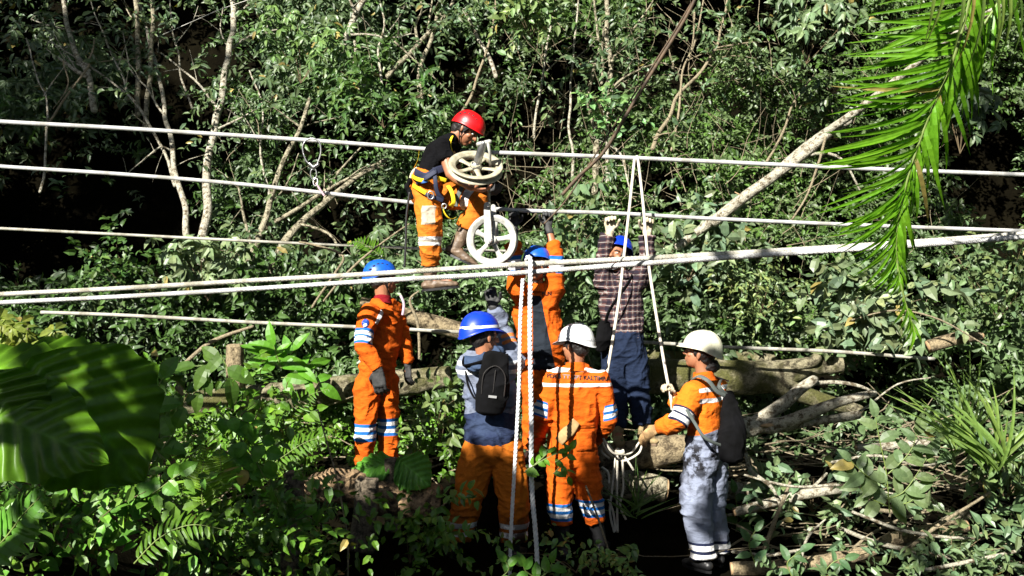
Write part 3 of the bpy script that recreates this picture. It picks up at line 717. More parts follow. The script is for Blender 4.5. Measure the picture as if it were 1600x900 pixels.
    A, Nn, Fs = remesh(body.V, body.F, .0058, 2, .5)
    root = obj('person', A, Fs, M_skin, None, True, loc=base); tag(root, label, 'person', group)
    for s in (-1, 1):
        e = MB(); e.ellipsoid(hc+M @ Vector((s*.031, .0795, .006)), .0135, .0115, .0085, M, 12, 8); e.build('eye', M_eye, root)
        e = MB(); e.ellipsoid(hc+M @ Vector((s*.031, .0885, .006)), .0055, .0035, .0055, M, 8, 6); e.build('iris', M_hair, root)
        e = MB(); e.ring_tube([hc+M @ Vector((s*.015, .092, .023)), hc+M @ Vector((s*.032, .091, .029)), hc+M @ Vector((s*.052, .078, .024))], [.003, .004, .002], 6); e.build('eyebrow', M_hair, root)
    h = MB(); h.ellipsoid(hc+M @ Vector((0, -.022, .030)), .0835, .094, .093, M, 20, 14)
    h.ellipsoid(hc+M @ Vector((0, -.055, -.020)), .066, .058, .055, M, 16, 10)
    for s in (-1, 1): h.ellipsoid(hc+M @ Vector((s*.070, .020, .015)), .014, .022, .034, M, 10, 8)
    hA, hN, hF = remesh(h.V, h.F, .006, 2); hA = hA+hN*(vnoise(hA*90, 3)*.004)[:, None]
    obj('hair', hA, hF, M_hair, root)
    out = {'root': root, 'M': M}
    bones = [(J['pel']-Vector((0, 0, .05)), J['neck'], .17), (J['shL'], J['elL'], .06), (J['elL'], J['wrL'], .055), (J['shR'], J['elR'], .06), (J['elR'], J['wrR'], .055),
             (J['hipL'], J['knL'], .09), (J['knL'], J['anL'], .08), (J['hipR'], J['knR'], .09), (J['knR'], J['anR'], .08)]
    def garment(name, parts, mat, g, marks, amp=.011, vox=.0085, stain_shade=None):
        mb = MB()
        for p in parts: p(mb, g)
        A, Nn, Fs = remesh(mb.V, mb.F, vox, 3, .5); own, T, q = bone_field(A, bones)
        A2 = folds(A, Nn, amp, seed*17)
        o = obj(name, A2, Fs, mat, root)
        for i, f in enumerate(marks): set_attr(o, 'mark%d' % i, f(A, own, T))
        if stain_shade is not None: set_attr(o, 'stain_shade', stain_shade(A))
        return o
    LG = lambda a, e=1.0, fl=0: (lambda mb, g: leg(mb, a, g, e, fl))
    AR = lambda a, t=1.0, cuff=0: (lambda mb, g: arm(mb, a, g, 0, t, cuff))
    for name, cf in (('coverall', coverall), ('trousers', trousers), ('shirt', shirt)):
        if cf is None: continue
        parts = []
        if name != 'trousers':
            parts.append(lambda mb, g: torso(mb, g))
            for a in 'LR': parts.append(AR(a, cf.get('arm'+a, 1.0), cf.get('cuff', 0)))
        if name != 'shirt':
            for a in 'LR': parts.append(LG(a, cf.get('leg'+a, 1.0), cf.get('flare', 0)))
            if name == 'trousers': parts.append(lambda mb, g: mb.ring_tube([J['pel']-Vector((0, 0, .06)), J['pel']+(J['chest']-J['pel'])*.22], [.155+g, .145+g], 18, .72, sv))
        if name == 'shirt' and cf.get('hem'):
            hz = cf['hem']; parts.append(lambda mb, g: mb.ring_tube([J['chest'].lerp(J['pel'], .6), J['pel']-Vector((0, 0, hz))], [.155+g, .165+g*1.1], 20, .74, sv))
        for f in cf.get('extra', ()): parts.append(f)
        out[name] = garment(cf.get('name', name), parts, cf['m'], cf.get('g', .024)*bulk, cf.get('marks', ()), cf.get('amp', .011), stain_shade=cf.get('stain_shade'))
    for a in 'LR':
        hd = hands.get(a)
        if hd and hd.get('m') is not None:
            mb = MB(); add_hand(mb, J['wr'+a], hd['d'], hd['n'], hd.get('th', 1), hd.get('curl', .5), hd.get('sc', 1.04), .0022)
            d0 = (J['wr'+a]-J['el'+a]).normalized()
            cl = hd.get('cufflen', .05)
            mb.ring_tube([J['wr'+a]-d0*cl, J['wr'+a]], [.040, .033], 12)
            gA, gN, gF = remesh(mb.V, mb.F, .0045, 1, .4); gA = folds(gA, gN, .0022, seed+40, (25, 25, 25))
            obj('glove', gA, gF, hd['m'], root)
    bm_ = {'black': M_black, 'brown': M_leather, 'tan': M_tanboot}[boots]
    for a in 'LR':
        an, kn = J['an'+a], J['kn'+a]; sh = (kn-an).normalized(); fd = FD[a]; uu = Vector(ft.get('u'+a, (0, 0, 1))).normalized(); fd = (fd-uu*fd.dot(uu)).normalized(); sdv = fd.cross(uu)
        an0 = an; mb = MB()
        mb.ring_tube([an0+sh*boot_top, an0+sh*boot_top*.5, an0, an0-uu*.035], [.064, .058, .05, .048], 16)
        P = [an0-fd*.045-uu*.048, an0+fd*.03-uu*.045, an0+fd*.10-uu*.055, an0+fd*.165-uu*.062, an0+fd*.20-uu*.066]
        mb.ring_tube(P, [.038, .046, .049, .044, .034], 16, [.9, .95, .72, .62, .6], sdv)
        bA, bN, bF = remesh(mb.V, mb.F, .0065, 2); bA = folds(bA, bN, .004 if boots != 'black' else .002, seed+60, (16, 16, 22))
        bo = obj('boot', bA, bF, bm_, root)
        V = []; F = []; nn = 20
        for lv, zz in ((0, -.080), (1, -.097)):
            for j in range(nn):
                u = 2*math.pi*j/nn; yy = math.cos(u); xx = math.sin(u)
                wdt = .047-.008*(yy < -.2)-.004*yy
                V.append(an0+fd*(.075+yy*.152)+sdv*xx*wdt+uu*zz)
        F = [[j, (j+1) % nn, nn+(j+1) % nn, nn+j] for j in range(nn)]+[list(range(nn))[::-1], list(range(nn, 2*nn))]
        obj('sole', V, F, M_black if boots != 'tan' else M_leather, bo, smooth=False)
    out['J'] = J; out['body'] = root
    return out
def band(own_set, centers, hw, lo=-9, hi=9):
    def f(A, own, T):
        r = np.full(len(A), -1.0)
        for c in centers: r = np.maximum(r, hw-np.abs(T-c))
        return np.where(np.isin(own, own_set), r, -.02)
    return f
def fmax(*fs):
    def f(A, own, T):
        r = fs[0](A, own, T)
        for g in fs[1:]: r = np.maximum(r, g(A, own, T))
        return r
    return f
def legbands(J, z, n, hw, gap, which=(6, 8), o=None):
    """bands at height z (world) on the lower legs"""
    def f(A, own, T):
        r = np.full(len(A), -1.0)
        zs = z if isinstance(z, dict) else {k: z for k in which}
        out = np.full(len(A), -.02)
        for k in which:
            r = np.full(len(A), -1.0)
            for i in range(n): r = np.maximum(r, hw-np.abs(A[:, 2]-(zs[k]+(i-(n-1)/2)*gap)))
            out = np.where(np.isin(own, (k, k-1)), r, out)
        return out
    return f
HUG = dict
C_or = cloth('orange_cloth', ORANGE, (BLUE, WHITE))
C_or_d = cloth('worn_orange_cloth', (.62, .17, .018), (WHITE, (.42, .36, .28)))
C_grey2 = cloth('orange_over_grey_cloth', (.24, .27, .36), ((.80, .17, .012), (.015, .02, .05), WHITE), stain_shade=((.015, .015, .018), 8, .47))
C_gshirt = cloth('grey_shirt_cloth', (.19, .22, .30), ((.02, .03, .07), (.60, .62, .64), (.75, .22, .06)), stain_shade=((.03, .045, .09), 5, .5))
C_plaid = cloth('plaid_cloth', (.13, .065, .06), plaid=True, dirt=.15)
C_jeans = cloth('navy_denim', (.013, .022, .050), dirt=.3)
C_blackt = cloth('black_cotton', (.006, .006, .007), dirt=.1, rough=1, spec=.05)
C_or_gm = cloth('ochre_orange_cloth', (.50, .14, .012), (WHITE, BLUE), stain_shade=((.03, .012, .006), 4, .45))
C_maroon = cloth('maroon_cotton', (.22, .008, .015), dirt=.1)
C_hood = cloth('navy_cotton', (.05, .08, .15), dirt=.3)
def chinstrap(root, c, M, wdt=.0045, par=None):
    for s in (-1, 1):
        mb = MB(); P = lambda x, y, z: Vector(c)+M @ Vector((x, y, z))
        mb.ring_tube(spline([P(s*.088, -.03, .03), P(s*.084, -.005, -.035), P(s*.062, .02, -.085), P(s*.02, .045, -.122), P(0, .05, -.125)], 5), wdt, 6, .4)
        mb.ring_tube(spline([P(s*.09, .045, .035), P(s*.078, .02, -.02), P(s*.066, .015, -.075)], 4), wdt, 6, .4)
        mb.build('chin_strap', M_black, root)
def vents(root_helm, c, M, a, b, h, rim, mat=M_hair):
    for s in (-1, 1):
        for k, (y, z) in enumerate(((-.085, .055), (-.055, .078), (-.02, .09), (.015, .09), (.05, .078), (.078, .055))):
            ph = math.asin(min(1, max(0, z/h))); cr = math.cos(ph)**.82
            yy = y+.01; x = a*cr*math.sqrt(max(0, 1-(yy/(b*cr))**2)) if abs(yy) < b*cr else 0
            Pn = Vector((s*x*1.01, y, rim+z)); nrm = Vector((Pn.x/a**2, Pn.y/b**2, z/h**2)).normalized()
            tg = Vector((0, 1, 0)).cross(nrm).normalized(); fw = nrm.cross(tg)
            R = Matrix((tg, fw, nrm)).transposed()
            mb = MB(); mb.ellipsoid(Vector(c)+M @ (Pn+nrm*.004), .0065, .013, .0035, M @ R, 10, 6); mb.build('vent', mat, root_helm)

def G(D): return lambda px, py, d=0.0: at(px, py, D+d)

# --- worker seen from behind in the white hard hat
g = G(7.6)
JW = dict(pel=g(894, 706), chest=g(898, 618), neck=g(900, 573), head=g(899, 541), shL=g(866, 593), shR=g(937, 595), elL=g(846, 655, -.03), elR=g(951, 655, .03),
          wrL=g(833, 700, .12), wrR=g(930, 688, .22), hipL=g(878, 716), hipR=g(911, 716), knL=g(874, 775, -.03), knR=g(921, 775, -.02), anL=g(880, 853), anR=g(938, 845, .05))
zb = lambda py, D: CAMZ+(450-py)/1600*D
def armband(c, n, gap, hw, ks): return band(ks, [c+(i-(n-1)/2)*gap for i in range(n)], hw)
def shoulder_bands(zs, hw, D, keep=(0, 1, 3), xl=None, back=True, tmax=.16, front=None):
    def f(A, own, T):
        r = np.full(len(A), -1.0); zz = A[:, 2]+(D-A[:, 1])*0
        for z in zs: r = np.maximum(r, hw-np.abs(A[:, 2]-z))
        r = np.where(np.isin(own, keep), r, -.02); r = np.where((own > 0) & (T > tmax), -.02, r)
        if front is not None: r = np.minimum(r, (front(A))*1.0)
        return r
    return f
W = person('worker seen from behind in a white hard hat and bright orange coverall, standing front centre', JW, (-.72, .68, .02), seed=3, bulk=1.0, boots='black', boot_top=.30,
    foot={'L': (-.25, .9, 0), 'R': (.3, .9, 0)}, coverall=dict(m=C_or, g=.030, legL=.30, legR=.30,
    marks=(fmax(armband(.235, 1, 0, .056, (1, 3)), band((2, 4), [-.02], .03), legbands(JW, {6: zb(797, 7.6), 8: zb(791, 7.6)}, 1, .066, 0)),
           fmax(armband(.235, 2, .05, .0145, (1, 3)), legbands(JW, {6: zb(797, 7.6), 8: zb(791, 7.6)}, 2, .062, .058) if False else legbands(JW, {6: zb(797, 7.6), 8: zb(791, 7.6)}, 2, .016, .056),
                shoulder_bands((zb(580, 7.45), zb(603, 7.45)), .0125, 7.6)))),
    hands={'L': dict(d=(-.1, .3, -1), n=(.3, .9, .2), th=1, curl=.6), 'R': dict(d=(.1, .8, -.5), n=(-.9, .1, .0), th=-1, curl=1.1, m=M_glove_t)})
Mw_helm = hm('white_hard_hat', (.72, .74, .76), ((.38, .39, .40), (.02, .45, .28)))
ho, Mh = helmet(W['root'], (-.80, .60, -.08), (.12, 0, 1), g(901, 536), Mw_helm, a=.118, b=.142, h=.125, rim=.015, brim=.05, brimw=.012, ridge=.006, back=.055,
    marks=(lambda L: np.where(L[:, 1] < .05, .010-np.abs(L[:, 2]-(.025+L[:, 1]*.10)), -.1),
           lambda L: .006-np.abs(np.sqrt((L[:, 0]-.072)**2+(L[:, 2]-.002)**2)-.013)*1.0-np.where(L[:, 1] > -.05, .1, 0)))
project_text('PDKB TT UPT KALTIMRA', .042, g(905, 594, -.15), (1, 0, -.05), (0, 0, 1), W['coverall'], M_black, W['coverall'])
# collar
def collar(root, J, mat, r=.075, name='collar', hgt=.035, tilt=(0, 0, 0)):
    c = J['neck']; ax = (J['head']-J['neck']).normalized()*.6+Vector((0, 0, .4)); ax.normalize()
    V = []; F = []; n = 24; u = ax.orthogonal().normalized(); v = ax.cross(u)
    for k, (rr, h) in enumerate(((r*1.25, -.03), (r*1.02, hgt*.4), (r*.98, hgt), (r*.86, hgt*.9), (r*.88, -.02))):
        for j in range(n):
            a = 2*math.pi*j/n; V.append(c+(u*math.cos(a)+v*math.sin(a))*rr*(1+.05*math.sin(3*a+k))+ax*(h+.006*math.sin(2*a)))
    for k in range(4):
        for j in range(n): F.append([k*n+j, k*n+(j+1) % n, (k+1)*n+(j+1) % n, (k+1)*n+j])
    return obj(name, V, F, mat, root)
collar(W['root'], JW, C_or)
# back pockets and a waist seam
def patch(root, cpt, right, up, wd, ht, mat, target, name, lift=.006, rot=0, nseg=8, thick=.006, shape=None):
    right = Vector(right).normalized(); up = Vector(up).normalized(); nrm = right.cross(up)
    R2 = right*math.cos(rot)+up*math.sin(rot); U2 = -right*math.sin(rot)+up*math.cos(rot)
    off = Vector((0, 0, 0)); p = target
    while p is not None: off += p.location; p = p.parent
    tree = BVHTree.FromPolygons([v.co+off for v in target.data.vertices], [list(p.vertices) for p in target.data.polygons])
    V = []; F = []
    for i in range(nseg+1):
        for j in range(nseg+1):
            a, b = i/nseg-.5, j/nseg-.5
            if shape: a, b = shape(a, b)
            w = Vector(cpt)+R2*a*wd+U2*b*ht; h = tree.ray_cast(w+nrm*.4, -nrm)
            V.append((h[0] if h[0] is not None else w)+nrm*lift)
    for i in range(nseg):
        for j in range(nseg): q = i*(nseg+1)+j; F.append([q, q+nseg+1, q+nseg+2, q+1])
    o = obj(name, V, F, mat, root); s = o.modifiers.new('t', 'SOLIDIFY'); s.thickness = thick; s.offset = 0; return o
for px in (876, 915): patch(W['coverall'], g(px, 692, -.2), (1, 0, 0), (0, 0, 1), .125, .14, C_or, W['coverall'], 'pocket')
patch(W['coverall'], g(896, 668, -.2), (1, 0, 0), (0, 0, 1), .36, .028, C_or, W['coverall'], 'waistband', .004, 0, 14)
cl = patch(None, g(888, 677, -.22), (1, 0, 0), (0, 0, 1), .085, .20, plain('dry_leaf_tan', (.42, .28, .12), .8, c2=(.24, .15, .06), bmp=.5), W['coverall'], 'folded_cloth', .02, -.72,
           shape=lambda a, b: (a*(1-.25*abs(b)*2)+.04*math.sin(b*9), b))
tag(cl, 'crumpled tan cloth tucked at the waist of the worker in the white hard hat', 'cloth')

# --- worker at the right in the cream hard hat
g = G(7.5)
JR = dict(pel=g(1098, 712), chest=g(1103, 635), neck=g(1100, 588), head=g(1094, 553), shL=g(1082, 612, -.15), shR=g(1118, 606, .15), elL=g(1060, 658, -.24), elR=g(1074, 640, .15),
          wrL=g(1028, 668, -.12), wrR=g(1052, 622, .12), hipL=g(1090, 722, -.07), hipR=g(1112, 720, .07), knL=g(1087, 795, -.08), knR=g(1110, 790, .07), anL=g(1100, 872, -.08), anR=g(1122, 862, .07))
R_ = person('worker in a cream hard hat and orange and grey coverall, standing sideways at right', JR, (-.9, .38, .28), seed=5, side=(.35, .93, 0), bulk=1.05, boots='black', boot_top=.12,
    foot={'L': (-.5, .8, 0), 'R': (-.1, .9, 0)}, leg_r=1.15, belly=1.1, coverall=dict(m=C_grey2, g=.030, amp=.012,
    marks=(lambda A, own, T: np.where(np.isin(own, (1, 2, 3, 4)), .1, A[:, 2]-(zb(672, 7.5)+.03*np.sin(A[:, 0]*9))),
           fmax(band((1,), [.215], .060), band((2,), [-.01], .025), legbands(JR, {6: zb(860, 7.42), 8: zb(856, 7.57)}, 1, .070, 0)),
           fmax(band((1,), [.190, .240], .018), legbands(JR, {6: zb(860, 7.42), 8: zb(856, 7.57)}, 2, .019, .062), shoulder_bands((zb(606, 7.5), zb(622, 7.5)), .015, 7.5, keep=(0, 3),
                front=lambda A: A[:, 0]-at(1088, 0, 7.4).x))),
    stain_shade=lambda A: np.clip(1.3-np.abs(A[:, 2]-zb(712, 7.5))/.22, 0, 1)*(A[:, 0] < at(1118, 0, 7.5).x)),
    hands={'L': dict(d=(-.75, .15, -.55), n=(-.2, .5, -.8), th=-1, curl=.45, m=M_glove_t, sc=1.15), 'R': dict(d=(-.35, 0, .9), n=(-.8, -.4, .1), th=1, curl=1.25, m=M_glove_w, sc=1.08)})
Mr_helm = hm('cream_hard_hat', (.68, .66, .50), ((.68, .66, .50),))
hr, _ = helmet(R_['root'], (-.88, .36, .18), (.20, -.1, 1), g(1098, 547), Mr_helm, a=.120, b=.147, h=.128, rim=.012, brim=.042, brimw=.010, ridge=.005, back=.05)
project_text('RAN', .03, g(1100, 542, -.2), (.95, 0, -.45), (.4, 0, .9), hr, M_black, hr, bold=.0015)
project_text('KALTIMRA', .036, g(1122, 599, -.3), (1, 0, -.06), (0, 0, 1), R_['coverall'], M_navy, R_['coverall'])
collar(R_['root'], JR, C_or)
hb = MB(); hb.ellipsoid(g(1110, 572), .07, .075, .05, None); A_, N__, F_ = remesh(hb.V, hb.F, .008, 1); obj('hair', A_+N__*(vnoise(A_*60)*.008)[:, None], F_, M_hair, R_['root'])

# --- worker in the grey shirt
g = G(7.3)
JG = dict(pel=g(768, 690), chest=g(765, 608), neck=g(757, 558), head=g(757, 527), shL=g(729, 576, -.02), shR=g(795, 566), elL=g(783, 516, .3), elR=g(806, 568, .16),
          wrL=g(771, 480, .22), wrR=g(786, 516, .26), hipL=g(748, 702), hipR=g(790, 702), knL=g(733, 775, -.02), knR=g(803, 778), anL=g(712, 850), anR=g(802, 855))
Gp = person('worker in a deep blue hard hat and grey shirt, reaching up beside the white ropes', JG, (.82, .55, -.05), seed=8, bulk=1.05, boots='black',
    foot={'L': (-.3, .9, 0), 'R': (.35, .9, 0)}, leg_r=1.15, belly=1.15,
    trousers=dict(m=C_or_gm, g=.034, legL=.8, legR=.8, marks=(legbands(JG, {6: zb(823, 7.3), 8: zb(826, 7.3)}, 2, .018, .06), legbands(JG, {6: 0, 8: 0}, 1, .001, 0)), stain_shade=lambda A: np.clip((zb(770, 7.3)-A[:, 2])/.3, 0, 1)),  # shade on the lower legs painted as dark blotches in the cloth
    shirt=dict(m=C_gshirt, g=.030, hem=-.05, marks=(lambda A, own, T: np.where(own == 0, zb(645, 7.3)-.03*np.sin(A[:, 0]*10)-A[:, 2], -.02), 
        shoulder_bands((zb(566, 7.3), zb(580, 7.3)), .0155, 7.3), fmax(band((4,), [.16, .21], .014))), stain_shade=lambda A: np.clip((zb(600, 7.3)-A[:, 2])/.2, 0, 1)),
    hands={'L': dict(d=(-.2, .1, 1), n=(0, -1, 0), th=1, curl=.8, m=M_glove_b, sc=1.1), 'R': dict(d=(-.55, .1, .8), n=(-.6, .4, -.2), th=1, curl=1.0, m=M_glove_b)})
Mg_helm = hm('blue_hard_hat', (.004, .04, .5), ((.7, .72, .75),))
hg, _ = helmet(Gp['root'], (.83, .50, -.02), (-.12, 0, 1), g(749, 518), Mg_helm, a=.122, b=.150, h=.130, rim=.005, brim=.055, brimw=.010, ridge=.006, back=.06,
    marks=(lambda L: .010-np.abs(L[:, 2]-(.030+L[:, 1]*.05)),))
# hood lying on the shoulders
hd = MB(); hd.ring_tube(spline([g(728, 562, -.1), g(745, 567, -.17), g(765, 560, -.15), g(782, 545, -.05)], 5), lerpR([.04, .06, .06, .04], 16), 12, .6)
A_, N__, F_ = remesh(hd.V, hd.F, .008, 2); obj('hood', folds(A_, N__, .012, 9), F_, C_hood, Gp['root'])
project_text('ULT', .032, g(733, 573, -.3), (1, 0, -.05), (0, 0, 1), Gp['shirt'], M_white, Gp['shirt'])
project_text('AN', .032, g(787, 568, -.3), (1, 0, .25), (-.2, 0, 1), Gp['shirt'], M_white, Gp['shirt'])

# --- worker at the left in the blue climbing helmet
g = G(8.1)
JL = dict(pel=g(588, 590), chest=g(597, 510), neck=g(598, 467), head=g(599, 437), shL=g(614, 485, .10), shR=g(577, 487, -.15), elL=g(631, 534, .14), elR=g(567, 540, -.27),
          wrL=g(637, 570, .1), wrR=g(590, 578, -.31), hipL=g(604, 600, .06), hipR=g(574, 600, -.05), knL=g(606, 660, .08), knR=g(571, 662, -.07), anL=g(608, 722, .08), anR=g(568, 728, -.07))
L_ = person('worker in a bright blue vented helmet and orange coverall, standing at far left looking right', JL, (.93, .32, .05), seed=12, side=(-.7, -.7, 0), bulk=.82, boots='black', boot_top=.12,
    foot={'L': (.8, -.3, 0), 'R': (.8, -.4, 0)}, coverall=dict(m=C_or, g=.028,
    marks=(fmax(band((3,), [.225], .062), legbands(JL, {6: zb(668, 8.1), 8: zb(673, 8.1)}, 1, .068, 0)),
           fmax(band((3,), [.20, .25], .016), legbands(JL, {6: zb(668, 8.1), 8: zb(673, 8.1)}, 2, .015, .056)))),
    hands={'R': dict(d=(.12, 0, -1), n=(.25, 1, 0), th=-1, curl=.5, m=M_glove_b, cufflen=.09, sc=1.3), 'L': dict(d=(0, 0, -1), n=(.5, .5, 0), th=-1, curl=.4, m=M_glove_b)})
hl, _ = helmet(L_['root'], (.93, .32, .1), (-.12, 0, 1), g(593, 429), M_blue, a=.112, b=.138, h=.125, rim=-.01, brim=.012, brimw=.003, back=.045, peak_drop=.0)
vents(hl, g(593, 429), headframe((.93, .32, .1), (-.12, 0, 1)), .112, .138, .125, -.01)
chinstrap(L_['root'], JL['head'], L_['M'])
cb = MB(); cb.ring_tube(spline([g(583, 470, -.12), g(598, 478, -.17), g(612, 492, -.16), g(618, 508, -.12)], 4), lerpR([.03, .035, .03, .02], 13), 10, .5); A_, N__, F_ = remesh(cb.V, cb.F, .007, 2)
obj('collar', folds(A_, N__, .008, 4), F_, C_or, L_['root'])
collar(L_['root'], JL, C_maroon, .066, 'undershirt', .03)
# reflective stripe over the shoulder, badge on the sleeve
patch(L_['coverall'], g(604, 492, -.3), (.9, .4, 0), (0, 0, 1), .032, .17, M_white, L_['coverall'], 'reflective_stripe', .004, -.55, thick=.003)
M_badge = plain('badge_blue', (.01, .06, .35), .5)
patch(L_['coverall'], g(567, 506, -.4), (1, 0, 0), (0, 0, 1), .055, .065, M_badge, L_['coverall'], 'sleeve_badge', .004, 0, thick=.003, shape=lambda a, b: (a*math.sqrt(max(0, 1-2*b*b)), b*math.sqrt(max(0, 1-2*a*a))))
patch(L_['coverall'], g(567, 509, -.4), (1, 0, 0), (0, 0, 1), .03, .02, M_white, L_['coverall'], 'badge_emblem', .008, .4, thick=.002)
pm = MB(); pm.ring_tube(spline([g(626, 462, -.05), g(631, 475, -.05), g(629, 492, -.05)], 5), .010, 8, .35); pm.build('clip_strap', plain('pink_webbing', (.6, .45, .55), .6), L_['root'])

# --- worker facing the camera, arms up, open orange jacket
g = G(8.3)
JF = dict(pel=g(850, 556), chest=g(838, 488, .05), neck=g(838, 449), head=g(838, 418, -.02), shL=g(866, 452), shR=g(809, 452), elL=g(868, 403, .0), elR=g(803, 403, .0),
          wrL=g(856, 354, .08), wrR=g(803, 354, .08), hipL=g(865, 564), hipR=g(836, 564), knL=g(868, 635), knR=g(833, 635), anL=g(868, 700), anR=g(830, 700))
F_p = person('worker facing us in an open orange jacket, both dark gloves raised on the cable', JF, (-.12, -.95, .22), seed=15, bulk=1.0, boots='black', foot={'L': (.2, -.9, 0), 'R': (-.2, -.9, 0)}, leg_r=1.2, sleeve_r=.62,
    trousers=dict(m=C_or, g=.018, marks=()),
    shirt=dict(name='jacket', m=cloth('orange_jacket_cloth', ORANGE, (BLUE, WHITE, (.015, .02, .028))), g=.036, hem=-.075, armL=.62, armR=.60,
      marks=(fmax(band((1, 3), [.20], .07)), fmax(band((1, 3), [.20], .04)),
             lambda A, own, T: np.where((own == 0) & (A[:, 1] < 8.34), np.minimum(.028+(zb(455, 8.3)-A[:, 2])*.10-np.abs(A[:, 0]-(at(838, 0, 8.2).x+(zb(455, 8.3)-A[:, 2])*.10)), (zb(462, 8.3)-A[:, 2])), -.02))),
    hands={'L': dict(d=(0, .05, 1), n=(0, -1, 0), th=-1, curl=1.15, m=M_glove_b, sc=1.05), 'R': dict(d=(0, .05, 1), n=(0, -1, 0), th=1, curl=1.15, m=M_glove_b, sc=1.05)})
hf, _ = helmet(F_p['root'], (-.1, -.95, .25), (0, .15, 1), g(839, 412), M_blue, a=.112, b=.135, h=.125, rim=.02, brim=.012, brimw=.004, back=.04, peak_drop=.0)
chinstrap(F_p['root'], JF['head'], F_p['M'])
for a, wq in (('L', .105), ('R', .10)):
    e0 = JF['el'+a].lerp(JF['wr'+a], .26); d0 = (JF['wr'+a]-JF['el'+a]).normalized(); mb = MB()
    V = []; F = []; n = 22
    for k, (rr, hh) in enumerate(((.048, -.05), (.060, 0), (.076, .045), (.070, .047), (.05, .0))):
        for j in range(n):
            an_ = 2*math.pi*j/n; u = d0.orthogonal().normalized(); v = d0.cross(u)
            V.append(e0+(u*math.cos(an_)+v*math.sin(an_))*rr*(1+.1*math.sin(3*an_+k*.4))+d0*(hh+.012*math.sin(2*an_)))
    for k in range(4):
        for j in range(n): F.append([k*n+j, k*n+(j+1) % n, (k+1)*n+(j+1) % n, (k+1)*n+j])
    obj('sleeve_cuff', V, F, C_or, F_p['root'])
collar(F_p['root'], JF, C_or)
project_text('PLN', .045, g(857, 462, -.5), (1, 0, 0), (0, 0, 1), F_p['shirt'], M_black, F_p['shirt'])

# --- worker in the plaid shirt
g = G(8.5)
JP = dict(pel=g(974, 536), chest=g(971, 470, .03), neck=g(969, 428), head=g(963, 402, -.04), shL=g(998, 438), shR=g(943, 440), elL=g(1011, 398, -.08), elR=g(942, 402, -.08),
          wrL=g(1011, 364, -.09), wrR=g(953, 362, -.09), hipL=g(988, 546), hipR=g(960, 546), knL=g(998, 610), knR=g(962, 612), anL=g(1006, 672, -.1), anR=g(965, 676, -.15))
P_ = person('man in a plaid shirt and navy trousers holding the cable up with cream gloves', JP, (-.45, -.85, .35), seed=21, bulk=1.05, boots='tan', boot_top=.14,
    foot={'L': (.3, -.9, 0), 'R': (.0, -.95, 0)}, leg_r=1.05, sleeve_r=.8, trousers=dict(m=C_jeans, g=.026, marks=(), legL=.85, legR=.85),
    shirt=dict(m=C_plaid, g=.026, hem=.0, marks=(), armL=.93, armR=.93),
    hands={'L': dict(d=(.05, .05, 1), n=(0, -1, 0), th=-1, curl=1.15, m=M_glove_w, sc=1.12), 'R': dict(d=(0, .05, 1), n=(0, -1, 0), th=1, curl=1.15, m=M_glove_w, sc=1.12)})
hp, _ = helmet(P_['root'], (-.45, -.85, .38), (.1, .2, 1), g(967, 395), M_navyb, a=.110, b=.132, h=.12, rim=.02, brim=.010, brimw=.004, back=.05, peak_drop=.0)
chinstrap(P_['root'], JP['head'], P_['M'])
collar(P_['root'], JP, C_plaid, .072)

# --- worker seated on the cables in the red helmet
g = G(8.1)
JH = dict(pel=g(664, 290), chest=g(688, 243), neck=g(709, 217), head=g(727, 203, -.02), shL=g(708, 232, .19), shR=g(692, 231, -.15), elL=g(716, 278, .3), elR=g(704, 272, -.22),
          wrL=g(744, 296, .0), wrR=g(736, 293, -.28), hipL=g(676, 296, .09), hipR=g(664, 300, -.09), knL=g(748, 318, -.04), knR=g(672, 350, -.22), anL=g(714, 384, -.06), anR=g(672, 435, -.1))
H_ = person('lineman in a red helmet, black t-shirt and yellow harness perched on the cables', JH, (.78, -.18, -.52), seed=27, side=(-.15, -1, 0), bulk=1.0, boots='brown', boot_top=.22,
    foot={'L': (.86, -.1, -.5), 'uL': (.42, 0, .9), 'R': (.95, -.1, .25), 'uR': (-.1, 0, 1)}, leg_r=1.0, belly=.85, chest_flat=.7,
    trousers=dict(m=C_or_d, g=.028, legL=.40, legR=.62, flare=.0, marks=(
        fmax(lambda A, own, T: np.where(own == 8, .034-np.abs(A[:, 2]-zb(378, 8)), -.02), lambda A, own, T: np.where(own == 5, .034-np.abs(T-.33), -.02)),
        fmax(lambda A, own, T: np.where((own == 7) & (A[:, 1] < 8.02), np.minimum(.075-np.abs(A[:, 2]-zb(336, 7.85)), .055-np.abs(A[:, 0]-at(670, 0, 7.85).x)), -.02), 
             lambda A, own, T: np.where(own == 8, .009-np.abs(A[:, 2]-zb(378, 8)), -.02)))),
    shirt=dict(name='tshirt', m=C_blackt, g=.016, armL=.20, armR=.20, marks=(), amp=.008),
    hands={'R': dict(d=(.8, 0, -.2), n=(0, .2, 1), th=1, curl=.5), 'L': dict(d=(.9, -.25, -.25), n=(0, .2, 1), th=-1, curl=.6, m=M_glove_b, sc=1.3, cufflen=.12)})
hh, _ = helmet(H_['root'], (.80, -.18, -.50), (.40, -.1, .85), g(733, 196, -.02), M_red, a=.108, b=.135, h=.120, rim=-.01, brim=.010, brimw=.003, back=.03, peak_drop=.0)
vents(hh, g(733, 196, -.02), headframe((.80, -.18, -.50), (.40, -.1, .85)), .108, .135, .12, -.01)
chinstrap(H_['root'], JH['head'], H_['M'])
